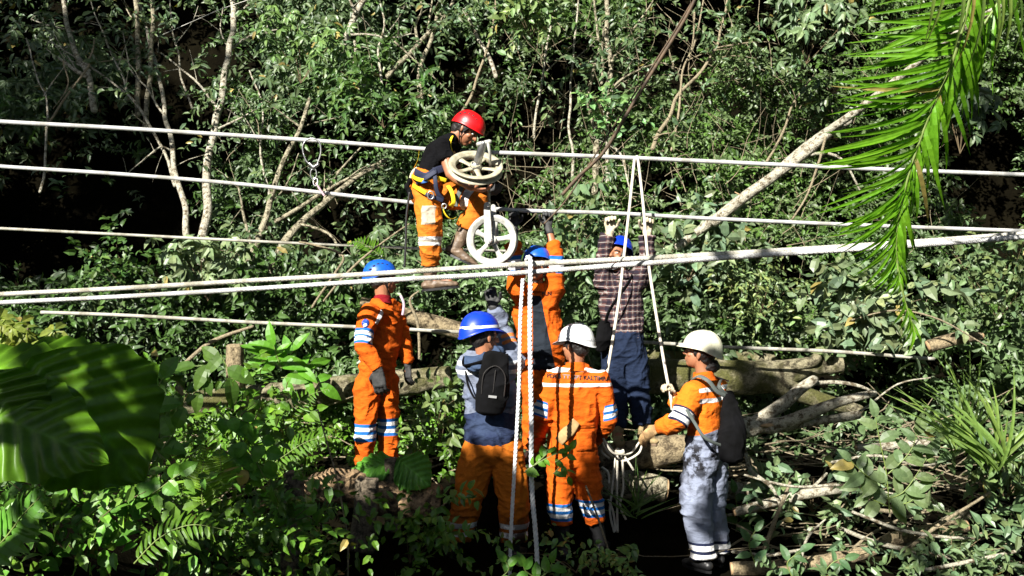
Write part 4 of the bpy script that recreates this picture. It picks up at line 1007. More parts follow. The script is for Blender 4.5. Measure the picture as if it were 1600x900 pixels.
# harness
def strap(pts, w, mat, root, name, side, flat=.12):
    mb = MB(); P = spline(pts, 5); mb.ring_tube(P, w, 8, flat, side); return mb.build(name, mat, root)
hroot = empty('climbing_harness', g(664, 290, -.15), 'yellow and navy climbing harness round the waist and thighs of the red helmeted lineman', 'harness')
fy = -.235
def near(px, py, d=0): return g(px, py, fy+d)
U = (0, 0, 1)
strap([near(648, 268, .10), near(665, 276, -.02), near(684, 266, .0), near(700, 262, .08)], .030, M_navy, hroot, 'waist_belt', U)
strap([near(643, 275, .1), near(652, 280, -.01), near(664, 282, -.02), near(676, 277, -.02), near(697, 282, .03)], .016, M_yellow, hroot, 'hip_strap', U)
strap([near(645, 290, .1), near(655, 296, -.01), near(665, 302, -.03)], .018, M_yellow, hroot, 'thigh_strap', U)
strap([near(650, 285, .06), near(664, 278, -.03), near(680, 268, -.03)], .022, M_navy, hroot, 'webbing', U)
strap([near(652, 283, .03), near(660, 284, -.02), near(668, 282, -.02)], .014, M_bluec, hroot, 'pad', U)
strap([near(679, 262, 0), near(680, 280, -.04), near(683, 300, -.03), near(692, 312, -.0)], .017, M_navy, hroot, 'webbing', (1, 0, 0))
strap([near(665, 303, -.03), near(678, 308, -.04), near(692, 314, -.02)], .015, M_navy, hroot, 'webbing', U)
strap([near(700, 290, .05), near(706, 300, .0), near(709, 316, .0), near(704, 322, .02)], .017, M_yellow, hroot, 'thigh_strap', (1, 0, 0))
strap([near(692, 318, .05), near(694, 332, .02), near(703, 342, .02), near(712, 340, .05)], .014, M_yellow, hroot, 'thigh_strap', U)
strap([near(722, 292, .1), near(716, 305, .08), near(712, 322, .08)], .018, M_strap_g, hroot, 'webbing', (1, 0, 0))
strap([near(652, 262, .15), near(645, 268, .15), near(641, 278, .15)], .010, M_cream, hroot, 'shoulder_cord', U)
strap([near(655, 236, .2), near(653, 250, .15), near(647, 262, .15)], .009, M_yellow, hroot, 'shoulder_cord', U)
strap([near(707, 212, .13), near(703, 224, .07), near(706, 238, .08)], .009, M_yellow, hroot, 'shoulder_cord', (1, 0, 0))
mb = MB()
for q in ((640, 283), (636, 292), (641, 300), (645, 306)): mb.ellipsoid(near(q[0], q[1], .12), .028, .03, .034)
A_, N__, F_ = remesh(mb.V, mb.F, .008, 1); obj('tool_pouch', folds(A_, N__, .01, 3), F_, M_pack, hroot)
def ring(c, r, t, M, name, mat, root, sx=1):
    mb = MB(); P = [Vector(c)+M @ Vector((r*sx*math.cos(a), r*math.sin(a), 0)) for a in np.linspace(0, 2*math.pi, 21)]
    mb.ring_tube(P, t, 6, cap=False); return mb.build(name, mat, root)
MX = Matrix.Rotation(math.radians(90), 3, 'X')
ring(near(673, 305, -.06), .03, .005, MX, 'buckle_ring', M_steel, hroot, .8); ring(near(694, 322, -.02), .018, .005, MX, 'buckle_ring', M_steel, hroot)

# ------------------------------------------------------------------ backpacks
def backpack(label, c, right, up, wd, ht, dp, m, seed, top=.55, tilt=0):
    right = Vector(right).normalized(); up = Vector(up); up = (up-right*up.dot(right)).normalized(); out = right.cross(up)
    root = empty('backpack', c, label, 'backpack')
    mb = MB(); c = Vector(c); P = []; R = []
    for k in np.linspace(0, 1, 9):
        P.append(c+up*(k-.5)*ht+out*dp*.15*math.sin(k*math.pi)); R.append(wd*.5*(1-(1-top)*k**1.6)*(.80+.2*math.sin(min(1, k*2.5)*math.pi/2)))
    mb.ring_tube(P, R, 20, dp/wd, right)
    A, Nn, Fs = remesh(mb.V, mb.F, .007, 2); obj('pack_body', folds(A, Nn, .007, seed, (8, 8, 6)), Fs, m, root)
    return root, right, up, out
g = G(7.3)
bp, r_, u_, o_ = backpack('small black backpack on the back of the grey shirted worker', g(770, 598, -.235), (1, .12, -.12), (-.16, 0, 1), .25, .36, .13, M_pack, 4, .72)
c0 = Vector(bp.location)
mb = MB(); mb.ring_tube(spline([c0+r_*-.075+u_*-.08+o_*.062, c0+r_*-.075+u_*.06+o_*.07, c0+u_*.12+o_*.065, c0+r_*.07+u_*.06+o_*.07, c0+r_*.08+u_*-.08+o_*.062], 5), .004, 6); mb.build('zip', M_hair, bp)
mb = MB(); mb.ring_tube([c0+u_*.09+o_*.075, c0+u_*-.06+o_*.085], .003, 6); mb.build('zip', M_hair, bp)
mb = MB(); mb.box(c0+u_*-.09+o_*.083, .028, .004, .008, Matrix((r_, o_, u_)).transposed()); mb.build('label_patch', plain('grey_label', (.3, .3, .3)), bp, False)
for s, e in ((-1, (726, 566)), (1, (790, 560))):
    mb = MB(); mb.ring_tube(spline([c0+u_*.15+r_*s*.05, at(e[0], e[1]+6, 7.12), at(e[0], e[1]-6, 7.2), at(e[0], e[1]+10, 7.42)], 5), .020, 8, .3, r_); mb.build('shoulder_strap', M_pack, bp)
mb = MB(); mb.ring_tube(spline([c0-u_*.13-r_*.09, g(740, 620, -.2), g(731, 600, -.16), g(728, 580, -.1)], 5), .010, 8, .3, r_); mb.build('side_strap', M_pack, bp)
g = G(7.5)
bp, r_, u_, o_ = backpack('black drawstring backpack hanging on the back of the worker in the cream hard hat', g(1141, 664, -.17), (.90, .42, .0), (-.20, 0, 1), .25, .42, .17, M_pack, 9, .42)
c0 = Vector(bp.location)
mb = MB(); mb.ring_tube(spline([c0+u_*.20, at(1121, 612, 7.28), at(1108, 596, 7.27), at(1093, 588, 7.32), at(1082, 592, 7.4)], 5), .017, 8, .3, (0, 0, 1)); mb.build('shoulder_strap', M_strap_g, bp)
mb = MB(); mb.ring_tube(spline([c0+u_*.20, at(1124, 605, 7.3), at(1126, 594, 7.38)], 5), .015, 8, .3, (1, 0, 0)); mb.build('shoulder_strap', M_strap_g, bp)
mb = MB(); mb.ring_tube(spline([at(1073, 640, 7.2), at(1085, 660, 7.2), at(1104, 686, 7.2), c0-u_*.17], 5), .012, 8, .4, (0, 0, 1)); mb.build('side_strap', M_strap_g, bp)
mb = MB(); mb.ring_tube(spline([c0+u_*-.02+r_*-.02+o_*.088, c0+u_*.005+r_*-.015+o_*.089, c0+u_*-.012+r_*-.005+o_*.089], 4), .003, 6); mb.build('emblem', M_white, bp)
project_text('SPORT', .014, c0+u_*-.035, r_, u_, [o for o in bp.children if o.name.startswith('pack_body')][0], M_white, bp) if False else None
# shoulder bag of the plaid man
g = G(8.5)
sbag = empty('shoulder_bag', g(945, 520, -.1), 'black shoulder bag slung across the man in the plaid shirt', 'bag')
mb = MB(); mb.ring_tube([g(942, 545, -.12), g(943, 530, -.16), g(944, 505, -.16)], [.06, .075, .055], 14, .55, (1, .3, 0)); A_, N__, F_ = remesh(mb.V, mb.F, .008, 1); obj('bag_body', folds(A_, N__, .006, 2), F_, M_pack, sbag)
mb = MB(); mb.ring_tube(spline([g(945, 512, -.17), g(950, 490, -.22), g(963, 468, -.23), g(980, 445, -.16), g(988, 430, -.06)], 5), .016, 8, .25, (1, 0, 1)); mb.build('strap', M_pack, sbag)
# ------------------------------------------------------------------ cables and ropes
def twist_rope(pts, r, m, name, label, strands=3, pitch=.055, seg=None, parent=None, cat='rope', group=None, n=6):
    P = spline(pts, 8); L = sum((P[i+1]-P[i]).length for i in range(len(P)-1)); N = int(L/(pitch/7))
    N = min(N, 1400); cum = [0]
    for i in range(len(P)-1): cum.append(cum[-1]+(P[i+1]-P[i]).length)
    A = np.array([list(p) for p in P]); t = np.linspace(0, L, N); Q = np.stack([np.interp(t, cum, A[:, k]) for k in range(3)], 1)
    T = unit(np.gradient(Q, axis=0)); up = np.array([.1, 1, .05]); u = unit(np.cross(T, up)); v = np.cross(T, u); mb = MB()
    for s in range(strands):
        ph = 2*np.pi*(t/pitch+s/strands); H = Q+(u*np.cos(ph)[:, None]+v*np.sin(ph)[:, None])*r*.50
        mb.ring_tube([Vector(h) for h in H], r*.56, n, cap=True, dome=False)
    o = mb.build(name, m, parent); 
    if parent is None: tag(o, label, cat, group)
    return o
def cable(pts, r, m, name, label, cat='cable', parent=None, n=10):
    P = spline(pts, 10); mb = MB(); mb.ring_tube(P, r, n, dome=False); o = mb.build(name, m, parent)
    if parent is None: tag(o, label, cat)
    return o
def cable_mat(name, c, c2, scale=60):
    m, t, b = _mat(name); v = coords(t, (1, .3, .3)); n = noise(t, v, 7, 6)
    col = ramp(t, n, [(.38, c2), (.52, c)]); t.links.new(col, b.inputs['Base Color']); b.inputs['Roughness'].default_value = .75
    w = N_(t, 'ShaderNodeTexWave', Scale=scale, Distortion=.5); w.bands_direction = 'DIAGONAL'; t.links.new(coords(t), w.inputs['Vector']); bump(t, b, w.outputs[0], .8, .006); return m
M_cab = cable_mat('braided_cable', (.66, .66, .65), (.45, .44, .40)); M_cab2 = cable_mat('dirty_cable', (.60, .58, .50), (.36, .34, .27))
cable(PL(8.25, (-120, 181), (0, 190), (200, 201), (480, 219), (665, 233), (712, 236), (790, 239), (995, 247), (1340, 263), (1600, 273), (1720, 278)), .0175, M_cab, 'cable', 'topmost white cable, passing behind the red helmeted lineman')
cable(PL(8.35, (-120, 250), (0, 260), (200, 273), (400, 290), (640, 316), (800, 328), (957, 333), (1100, 341), (1350, 352), (1600, 361), (1720, 365)), .0165, M_cab, 'cable', 'second white cable from the top, gripped overhead by the two raised-arm workers')
cable(PL(9.3, (-120, 352), (0, 357), (200, 367), (400, 377), (560, 384), (700, 390), (860, 394)), .0135, M_cab2, 'cable', 'thin dull cable behind, above the thick pair at left')
cable(PL(8.9, (64, 488), (200, 493), (400, 504), (560, 511), (720, 519), (860, 527), (1010, 535), (1150, 543), (1300, 549), (1460, 561)), .0155, M_cab2, 'cable', 'lowest dull cable, running behind everyone at chest height')
twist_rope(PL(7.05, (-100, 466, 8.1), (0, 460, 8.0), (200, 450, 7.85), (400, 438, 7.7), (600, 427, 7.5), (800, 414, 7.2), (1000, 404, 6.98), (1300, 387, 6.75), (1600, 366, 6.5), (1700, 358, 6.4)), .019, M_cab2, 'thick_cable', 'upper rope of the thick pale pair crossing in front of the workers', 7, .22, n=6, cat='cable')
twist_rope(PL(7.0, (-100, 479, 8.05), (0, 473, 7.95), (200, 463, 7.8), (400, 451, 7.65), (600, 438, 7.45), (800, 427, 7.15), (1000, 412, 6.93), (1200, 398, 6.8), (1400, 385, 6.6), (1600, 370, 6.45), (1700, 361, 6.4)), .018, M_cab, 'thick_cable', 'lower rope of the thick pale pair crossing in front of the workers', 7, .22, n=6, cat='cable')
twist_rope(PL(7.0, (817, 436, 7.14), (813, 500, 7.05), (811, 600), (806, 700), (800, 800), (797, 868), (796, 930)), .0135, M_rope, 'hanging_rope', 'left of the two thick white twisted ropes hanging at centre', 3, .085)
twist_rope([at(822, 420, 7.20), at(824, 403, 7.16), at(829, 406, 7.08), at(829, 430, 7.03), at(828, 520, 6.95), at(830, 640, 6.95), at(831, 760, 6.94), at(838, 850, 6.93), at(842, 960, 6.9)], .017, M_rope, 'hanging_rope', 'right of the two thick white twisted ropes hanging at centre, looped over the cables', 3, .095)
rl = cable([at(992, 246, 8.25), at(990, 262, 8.22), at(984, 320, 8.1), at(975, 400, 7.9), at(967, 470, 7.8), at(955, 545, 7.75), at(944, 610, 7.7), at(937, 660, 7.75), at(940, 690, 7.8), at(955, 712, 7.9), at(968, 716, 8.0)], .0115, M_rope_c, 'slack_rope', 'cream rope from the top cable down to the worker in the white hard hat', 'rope')
cable([at(995, 244, 8.25), at(998, 258, 8.2), at(1005, 320, 8.1), at(1012, 400, 7.9), at(1022, 470, 7.8), at(1034, 545, 7.7), at(1042, 590, 7.62), at(1048, 620, 7.58), at(1050, 640, 7.6)], .0115, M_rope_c, 'slack_rope', 'cream rope from the top cable down to the worker in the cream hard hat', 'rope')
cr = empty('rope_coil', at(968, 705, 7.95), 'bundle of cream rope hanging in loops below the boots of the plaid shirted man', 'rope')
for i, q in enumerate([[(940, 655, 7.7), (941, 680, 7.7), (955, 705, 7.75), (968, 710, 7.8), (985, 708, 7.9), (1000, 690, 7.9)], [(962, 706), (957, 760), (953, 800), (960, 832)], [(965, 706), (964, 770), (965, 832)], [(972, 706), (974, 760), (969, 790), (978, 812)],
        [(970, 706), (982, 722), (990, 735)], [(958, 704), (945, 690), (940, 705), (952, 716)], [(960, 712), (975, 720), (998, 708), (1004, 690)], [(940, 730), (950, 738), (952, 755)], [(950, 780), (958, 800), (962, 830)]]):
    cable(PL(7.85, *q), .009, M_rope_c, 'rope_strand', None, parent=cr, n=8)
cable(PL(7.85, (962, 702), (968, 706), (975, 704)), .022, M_rope_c, 'knot', None, parent=cr)
# dark diagonal wires
cable(PL(6.2, (1095, -20), (1070, 30), (1030, 95), (990, 160), (945, 235), (905, 275), (878, 305)), .011, M_wire, 'rusty_cable', 'thick dark rusty cable slanting down from the top right of centre')
cable(PL(6.4, (1080, 5), (1050, 55), (1010, 118), (960, 195), (925, 250), (885, 312), (850, 350)), .005, M_wire, 'rusty_cable', 'thin dark wire beside the thick rusty cable')
cable(PL(7.9, (640, 300), (635, 340), (634, 380), (632, 418)), .009, M_black, 'lanyard', 'black lanyard rope hanging below the harness of the lineman', 'rope')
cable(PL(12, (245, 58), (300, 34), (352, 12), (450, -20)), .004, M_rope_g, 'thin_wire', 'hair-thin wire high in the dark gap at upper left', 'wire')
# hanging hook sling
sl = empty('hook_sling', at(490, 222, 8.25), 'wire sling with carabiner hanging on the top cable left of the lineman', 'carabiner')
cable(PL(8.2, (474, 240), (473, 228), (480, 218), (492, 217), (500, 225), (501, 240), (496, 256)), .007, M_steel, 'wire_loop', None, parent=sl)
cable(PL(8.2, (474, 240), (479, 252), (488, 260)), .007, M_steel, 'wire_loop', None, parent=sl)
mb = MB(); mb.ring_tube(PL(8.2, (484, 256), (490, 262), (497, 257)), [.014, .020, .012], 8); mb.build('swivel', M_steel, sl)
ring(at(490, 272, 8.2), .045, .006, Matrix.Rotation(math.radians(90), 3, 'X'), 'carabiner_ring', M_steel, sl, .55)
ring(at(493, 284, 8.2), .035, .006, Matrix.Rotation(math.radians(80), 3, 'X'), 'carabiner_ring', M_steel, sl, .5)
cable(PL(8.2, (494, 286), (500, 296), (507, 306)), .009, plain('pink_cord', (.6, .4, .45), .7), 'cord', None, parent=sl)
# ------------------------------------------------------------------ pulley wheels
def sheave(root, c, nrm, R, m, spokes=5, rot=0.0, width=.055):
    Z = Vector(nrm).normalized(); Xv = Z.orthogonal().normalized(); Yv = Z.cross(Xv); c = Vector(c)
    n = 64; prof = [(R*.73, -.22), (R*.75, -.34), (R*.84, -.40), (R*.86, -.48), (R*.97, -.50), (R*1.0, -.44), (R*.985, -.34), (R*.90, -.10), (R*.885, 0), (R*.90, .10), (R*.985, .34), (R*1.0, .44), (R*.97, .50), (R*.86, .48), (R*.84, .40), (R*.75, .34), (R*.73, .22)]
    V = []; F = []
    for k, (r, z) in enumerate(prof):
        for j in range(n):
            a = 2*math.pi*j/n; V.append(c+(Xv*math.cos(a)+Yv*math.sin(a))*r+Z*z*width)
    K = len(prof)
    for k in range(K):
        for j in range(n):
            k2 = (k+1) % K; j2 = (j+1) % n; F.append([k*n+j, k*n+j2, k2*n+j2, k2*n+j])
    o = obj('rim', V, F, m, root)
    b = MB(); b.ring_tube([c-Z*width*.62, c+Z*width*.62], R*.20, 20, dome=False)
    b.ring_tube([c-Z*width*.9, c+Z*width*.9], R*.10, 16, dome=False); b.build('hub', m, root).modifiers.new('bevel', 'BEVEL').width = .004
    for i in range(spokes):
        a = rot+2*math.pi*i/spokes; d = Xv*math.cos(a)+Yv*math.sin(a); s = Z.cross(d)
        q = MB(); q.ring_tube([c+d*R*.12, c+d*R*.3, c+d*R*.5, c+d*R*.70, c+d*R*.86], [R*.13, R*.095, R*.09, R*.125, R*.24], 12, [.55, .55, .5, .42, .22], s, dome=False)
        q.ring_tube([c+d*R*.15, c+d*R*.84], [R*.026, R*.026], 8, [1.9, 1.6], s, dome=False); q.build('spoke', m, root)
    return Xv, Yv, Z
c1 = at(743, 262, 7.72); p1 = empty('pulley', c1, 'cream pulley wheel held nearly flat under the arm of the lineman', 'pulley')
n1 = Vector((.10, -.60, .79)).normalized(); Xv, Yv, Zv = sheave(p1, c1, n1, .207, M_cast, 5, .35, .062)
top = at(756, 222, 7.62)
mb = MB(); mb.ring_tube([c1, c1.lerp(top, .12), c1.lerp(top, .2)], [.045, .045, .03], 14); mb.ring_tube([c1.lerp(top, .2), c1.lerp(top, .8), c1.lerp(top, .95)], [.030, .031, .022], 14); mb.build('axle', M_steel, p1)
mb = MB(); mb.ring_tube([c1.lerp(top, .92)-Vector((.035, 0, 0)), c1.lerp(top, .96)+Vector((.045, 0, .01))], .018, 10); mb.ring_tube([top+Vector((.03, 0, .0)), top+Vector((.045, 0, -.08)), at(766, 262, 7.8)], [.014, .011, .012], 8); mb.build('clevis', M_cast2, p1)
mb = MB(); mb.ring_tube([at(765, 262, 7.8), at(764, 310, 7.9), at(766, 330, 7.92)], .010, 8); mb.build('link_bar', M_cast2, p1)
c2 = at(769, 375, 7.86); p2 = empty('pulley', c2, 'white spoked pulley wheel hanging upright below the lineman, touching the thick cables', 'pulley')
n2 = Vector((-.22, -.97, .04)).normalized(); sheave(p2, c2, n2, .198, M_cast2, 5, 1.25, .06)
def arm_plate(a, b, w1, w2, th, off, m, name):
    a = Vector(a)+n2*off; b = Vector(b)+n2*off; ax = (b-a).normalized(); s = ax.cross(n2); V = []; 
    pts = []
    for k in range(9): t = math.pi*k/8; pts.append(a+s*math.cos(t)*w1-ax*math.sin(t)*w1)
    for k in range(9): t = math.pi*k/8; pts.append(b-s*math.cos(t)*w2+ax*math.sin(t)*w2)
    n = len(pts); V = [p-n2*th/2 for p in pts]+[p+n2*th/2 for p in pts]
    F = [list(range(n)), list(range(n, 2*n))[::-1]]+[[i, n+i, n+(i+1) % n, (i+1) % n] for i in range(n)]
    o = obj(name, V, F, m, p2, False); bv = o.modifiers.new('b', 'BEVEL'); bv.width = .003; return o
arm_plate(at(764, 322, 7.86), at(766, 376, 7.86), .024, .032, .012, .062, M_cast2, 'bracket_arm')
arm_plate(at(768, 322, 7.86), at(772, 376, 7.86), .020, .028, .012, -.055, M_cast2, 'bracket_arm')
for q, r in ((at(766, 376, 7.78), .018), (at(764, 321, 7.78), .014)):
    mb = MB(); mb.ring_tube([q, q+n2*.025], [r, r*.9], 6, dome=False); mb.build('bolt', M_steel, p2, False)
# ------------------------------------------------------------------ logs, posts, fallen wood
def log(label, pts, R, m, D=None, seed=1, name='log', cat='log', lump=.12, cut=True, extra=()):
    P = pts if D is None else PL(D, *pts); root = empty(name, P[0], label, cat); P = wob(P, .02, seed)
    mb = MB(); mb.ring_tube(P, lerpR(R, len(P)), 18, dome=False)
    A = np.array(mb.V); c = A.mean(0); 
    bm = bmesh.new(); 
    mbA, mbN, mbF = remesh(mb.V, mb.F, max(.009, min(R)*.16), 1)
    mbA = mbA+mbN*((vnoise(mbA*6, seed)*.6+vnoise(mbA*17, seed+1)*.4)*lump*float(np.mean(R)))[:, None]
    obj('bark', mbA, mbF, m, root); bm.free()
    if cut:
        for e, i in ((P[0], 1), (P[-1], -2)):
            ax = (e-P[i]).normalized(); r = (R[0] if i == 1 else R[-1])*.90; d = MB(); d.ring_tube([e-ax*.01, e+ax*.008], r, 18, dome=False); d.build('cut_end', M_cut, root)
    for q in extra:
        b = MB(); B = wob(PL(q[1], *q[0]), .02, seed+3); b.ring_tube(B, lerpR(q[2], len(B)), 10); b.build('branch', m, root)
    return root
M_split = bark('split_weathered_wood', (.36, .24, .13), (.05, .03, .015), 11, .5)
log('long mossy log lying behind the left worker, half hidden by ferns', [(215, 632), (330, 628), (440, 618), (540, 608), (640, 597), (705, 588)], [.10, .12, .13, .12, .10], M_bark_m, 9.2, 3, cut=False, extra=[([(420, 625), (450, 640), (480, 632)], 9.1, [.03, .02])])
log('pale fallen trunk slanting down behind the left worker', [(565, 470), (620, 488), (680, 506), (730, 520)], [.04, .07, .085, .08], M_bark_t, 9.6, 5, cut=False)
log('big mossy log lying behind the cream hard hat worker', [(1010, 588), (1100, 590), (1200, 588), (1262, 575), (1318, 570)], [.16, .17, .15, .10, .07], M_bark_m, 9.3, 7, cut=False, extra=[([(1200, 595), (1270, 622), (1340, 640)], 9.2, [.10, .08, .05]), ([(1240, 572), (1268, 566), (1275, 560)], 9.2, [.05, .05])])
log('greyish log lying low behind the plaid shirted man', [(1000, 556), (1070, 560), (1160, 562), (1210, 565)], [.06, .08, .07], M_bark_m, 9.7, 9, cut=False)
log('pale three-forked branch resting right of the black drawstring backpack', [(1118, 676), (1165, 668), (1215, 664), (1275, 658), (1342, 648)], [.075, .085, .06, .04, .028], M_bark_w, 8.2, 11, 'fallen_branch', 'branch', lump=.3, extra=[([(1178, 662), (1222, 632), (1250, 608), (1270, 594)], 8.25, [.05, .055, .045, .04]), ([(1205, 668), (1265, 645), (1310, 628), (1362, 614)], 8.15, [.055, .05, .04, .028]), ([(1262, 600), (1300, 597), (1340, 602), (1366, 612)], 8.3, [.018, .016, .010]), ([(1300, 655), (1350, 640), (1400, 600), (1452, 590)], 8.3, [.012, .008, .005])])
mb = MB(); mb.ellipsoid(at(1208, 665, 8.12), .10, .02, .02); tag(mb.build('wood_scar', M_cut), 'raw orange break in the bark of the pale forked branch', 'wood chip')
log('pale cut log under the boots of the plaid shirted man', [(935, 716), (980, 712), (1045, 703), (1075, 700)], [.12, .125, .12, .10], M_bark_t, 8.3, 13)
log('short log end lower down beneath the rope bundle', [(938, 756), (990, 758), (1040, 766)], [.12, .12, .10], M_bark_p, 8.2, 15)
log('split weathered trunk lying at lower left in front of the workers', [(385, 800), (440, 783), (500, 764), (560, 764), (630, 780), (684, 786)], [.05, .08, .11, .13, .12, .11], M_split, 7.3, 17, lump=.5, cut=False)
log('pale split log low behind the legs of the cream hard hat worker', [(1135, 765), (1190, 768), (1245, 760)], [.07, .07, .05], M_bark_w, 8.0, 19)
log('pale log on the ground along the bottom edge at right', [(1140, 888), (1230, 884), (1330, 868), (1405, 838), (1510, 822)], [.05, .055, .05, .05, .045], M_bark_t, 7.4, 21)
log('broken light log half buried by the thicket at right', [(1450, 542), (1490, 530), (1535, 525)], [.06, .06, .03], M_bark_t, 9.2, 23)
def post(label, x0, x1, ytop, ybot, D, r, seed, m=M_bark_d):
    P = PL(D, (x1, ybot), ((x0+x1)/2, (ytop+ybot)/2), (x0, ytop)); root = empty('wooden_post', P[0], label, 'post'); mb = MB(); mb.ring_tube(P, [r*1.1, r, r*.92], 10, dome=False)
    A, Nn, Fs = remesh(mb.V, mb.F, .011, 1); A = A+Nn*((np.abs(vnoise(A*np.array([22, 22, 2.5]), seed))*.35+vnoise(A*9, seed)*.1)*r*.8)[:, None]; obj('stake', A, Fs, m, root)
M_post = bark('weathered_wood', (.20, .16, .11), (.05, .04, .025), 20, .5)
post('taller weathered wooden post standing in front of the split trunk', 460, 455, 738, 900, 6.7, .065, 3, M_post)
post('stout weathered wooden post below the left worker', 573, 568, 748, 860, 7.0, .078, 5, M_post)
post('short dark post right under the boots of the left worker', 612, 614, 716, 830, 7.3, .055, 7, M_post)
post('sawn stump with ringed bark standing behind the palmate plant', 366, 368, 540, 612, 8.9, .07, 9, M_bark_t)
def stick(label, D, pts, r, m=M_twig, name='branch', cat='branch'):
    root = None; P = wob(PL(D, *pts), .02, int(pts[0][0]) % 50); mb = MB(); mb.ring_tube(P, lerpR(r, len(P)), 8); return tag(mb.build(name, m), label, cat)
STK = [('long pale stick lying across the bottom right corner', 7.3, [(1310, 825), (1380, 850), (1470, 868), (1565, 888)], [.015, .018, .012]),
 ('upright pale stick leaning at lower right of the grey trousers', 7.5, [(1232, 755), (1215, 800), (1198, 850), (1190, 878)], [.012, .018, .014]),
 ('pale stick crossing from the upright stick toward the fallen leaves', 7.8, [(1130, 806), (1200, 795), (1255, 770), (1290, 740)], [.010, .014, .010]),
 ('dry stick lying below the compound leaves', 7.9, [(1340, 792), (1400, 800), (1470, 798), (1495, 802)], [.016, .018, .012]),
 ('curved dry stick slanting above the bottom right log', 7.7, [(1330, 860), (1370, 830), (1430, 805), (1480, 795)], [.010, .014, .008]),
 ('thin dead branch below the drawstring backpack', 8.1, [(1155, 695), (1180, 730), (1210, 755), (1240, 770)], [.022, .02, .014]),
 ('thin dead branch curving behind the fallen leaves', 8.6, [(1215, 745), (1290, 755), (1370, 762), (1450, 772)], [.010, .012, .008]),
 ('bare twiggy branch reaching left from the broken light log', 8.9, [(1330, 500), (1400, 485), (1470, 500), (1540, 540)], [.006, .009, .006]),
 ('thin stick poking up beside the boot of the white hard hat worker', 7.3, [(915, 760), (935, 810), (952, 862)], [.007, .008, .006]),
 ('bent dead twig below the foot of the lineman', 8.9, [(655, 560), (652, 505), (640, 470), (655, 455)], [.012, .014, .006]),
 ('slanting bare stick crossing under the cables near the left worker', 8.9, [(505, 470), (530, 440), (570, 400), (640, 350)], [.008, .012, .006]),
 ('curved bare vine left of the left worker', 9.0, [(490, 480), (520, 430), (535, 400), (500, 385), (470, 378)], [.010, .012, .008]),
 ('thin vertical stem in front of the ferns at lower left', 6.0, [(498, 640), (515, 700), (532, 790), (545, 900)], [.004, .005, .006]),
 ('straight dead stick slanting at the left edge of the lowest cable', 9.2, [(285, 570), (330, 535), (395, 510)], [.018, .02, .012])]
STK += [('pale forked stick lying over the leaves left of the bottom right corner', 6.9, [(1330, 800), (1400, 826), (1460, 838), (1520, 842)], [.010, .013, .008]),
 ('grey stick slanting up to the right below the grassy tuft', 7.0, [(1420, 858), (1480, 815), (1545, 770)], [.014, .013, .008]),
 ('thin whitish stick crossing the black gap below the compound leaves', 7.4, [(1160, 742), (1240, 760), (1320, 758), (1400, 772)], [.008, .011, .007]),
 ('upright dead twig in the black gap left of the grassy tuft', 7.2, [(1462, 795), (1452, 760), (1440, 730), (1443, 712)], [.008, .007, .004]),
 ('short pale stick right of the upright pale stick', 7.2, [(1250, 880), (1262, 840), (1290, 812)], [.010, .010, .006]),
 ('bleached stick lying along the lower right corner leaves', 6.8, [(1440, 892), (1510, 880), (1590, 860)], [.012, .014, .010]),
 ('pale bare branch reaching from the knobbly log to the grass', 7.6, [(1300, 722), (1370, 712), (1440, 728), (1490, 716)], [.010, .011, .006]),
 ('curved pale root below the drawstring backpack', 7.6, [(1160, 700), (1172, 735), (1205, 762), (1222, 800)], [.016, .015, .009]),
 ('peeled pale stick under the feet of the cream hard hat worker', 7.2, [(1145, 862), (1200, 868), (1262, 858)], [.012, .014, .010])]
for s_ in STK: stick(*s_, m=M_bark_w) if s_[0].startswith(('pale', 'bleached', 'thin whitish', 'peeled', 'curved pale', 'short pale', 'long pale')) else stick(*s_)
# ------------------------------------------------------------------ palm, ferns and leafy plants in front
def frond(root, pts, n, Lf, W, base, m, name='leaflets', kind='fine', droop=.5, stemr=.012, side_l=1.0, side_r=1.0, ang=.9, up=(0, -.3, 1), taper=True, jit=.10, upN=None, stemm=None, t0=.05, angL=None, angR=None):
    P = spline(pts, 8); A = np.array([list(p) for p in P]); cum = np.concatenate([[0], np.cumsum(np.linalg.norm(np.diff(A, axis=0), axis=1))]); L = cum[-1]
    mb = MB(); mb.ring_tube(P, lerpR([stemr, stemr*.35], len(P)), 7); mb.build('stem', stemm or M_leaf_stem, root)
    t = np.repeat(np.linspace(L*t0, L*.995, n), 2); q = np.stack([np.interp(t, cum, A[:, k]) for k in range(3)], 1)
    T = unit(np.stack([np.interp(t, cum, np.gradient(A[:, k], cum)) for k in range(3)], 1)); u = np.array(up, float)[None]
    S = unit(np.cross(T, u)); sg = np.where(np.arange(len(t)) % 2 == 0, 1., -1.)[:, None]
    f = t/L; ang = np.where(sg[:, 0] > 0, np.interp(f, [0, 1], angL), np.interp(f, [0, 1], angR))[:, None] if angL else np.full((len(t), 1), ang)
    prof = np.sin(np.clip(f*1.0+.12, 0, 1)*np.pi)**.55 if taper else np.ones_like(f)
    prof = np.where(f > .9, np.maximum(prof, .25), prof); ll = Lf*prof*np.where(sg[:, 0] > 0, side_l, side_r)*(1+RS.uniform(-.12, .12, len(t)))
    d = S*sg*np.sin(ang)+T*np.cos(ang)+RS.normal(0, jit, (len(t), 3)); d[:, 2] -= droop*.5
    nn = np.cross(d, T)*sg*-1+RS.normal(0, .12, (len(t), 3)); nn = np.where((nn@u[0])[:, None] < 0, -nn, nn)
    s = Soup(); c = colvar(len(t), base, .15, .08); s.add(*leaves(q, d, nn, ll, np.full(len(t), W)*(.6+.4*prof), c, kind, .12)); s.build(name, m, root)
TPL['droopy'] = ([0, .1, .25, .4, .55, .7, .85, 1], [.2, .42, .5, .48, .42, .32, .18, 0], [0, .02, .02, -.02, -.08, -.17, -.29, -.43])
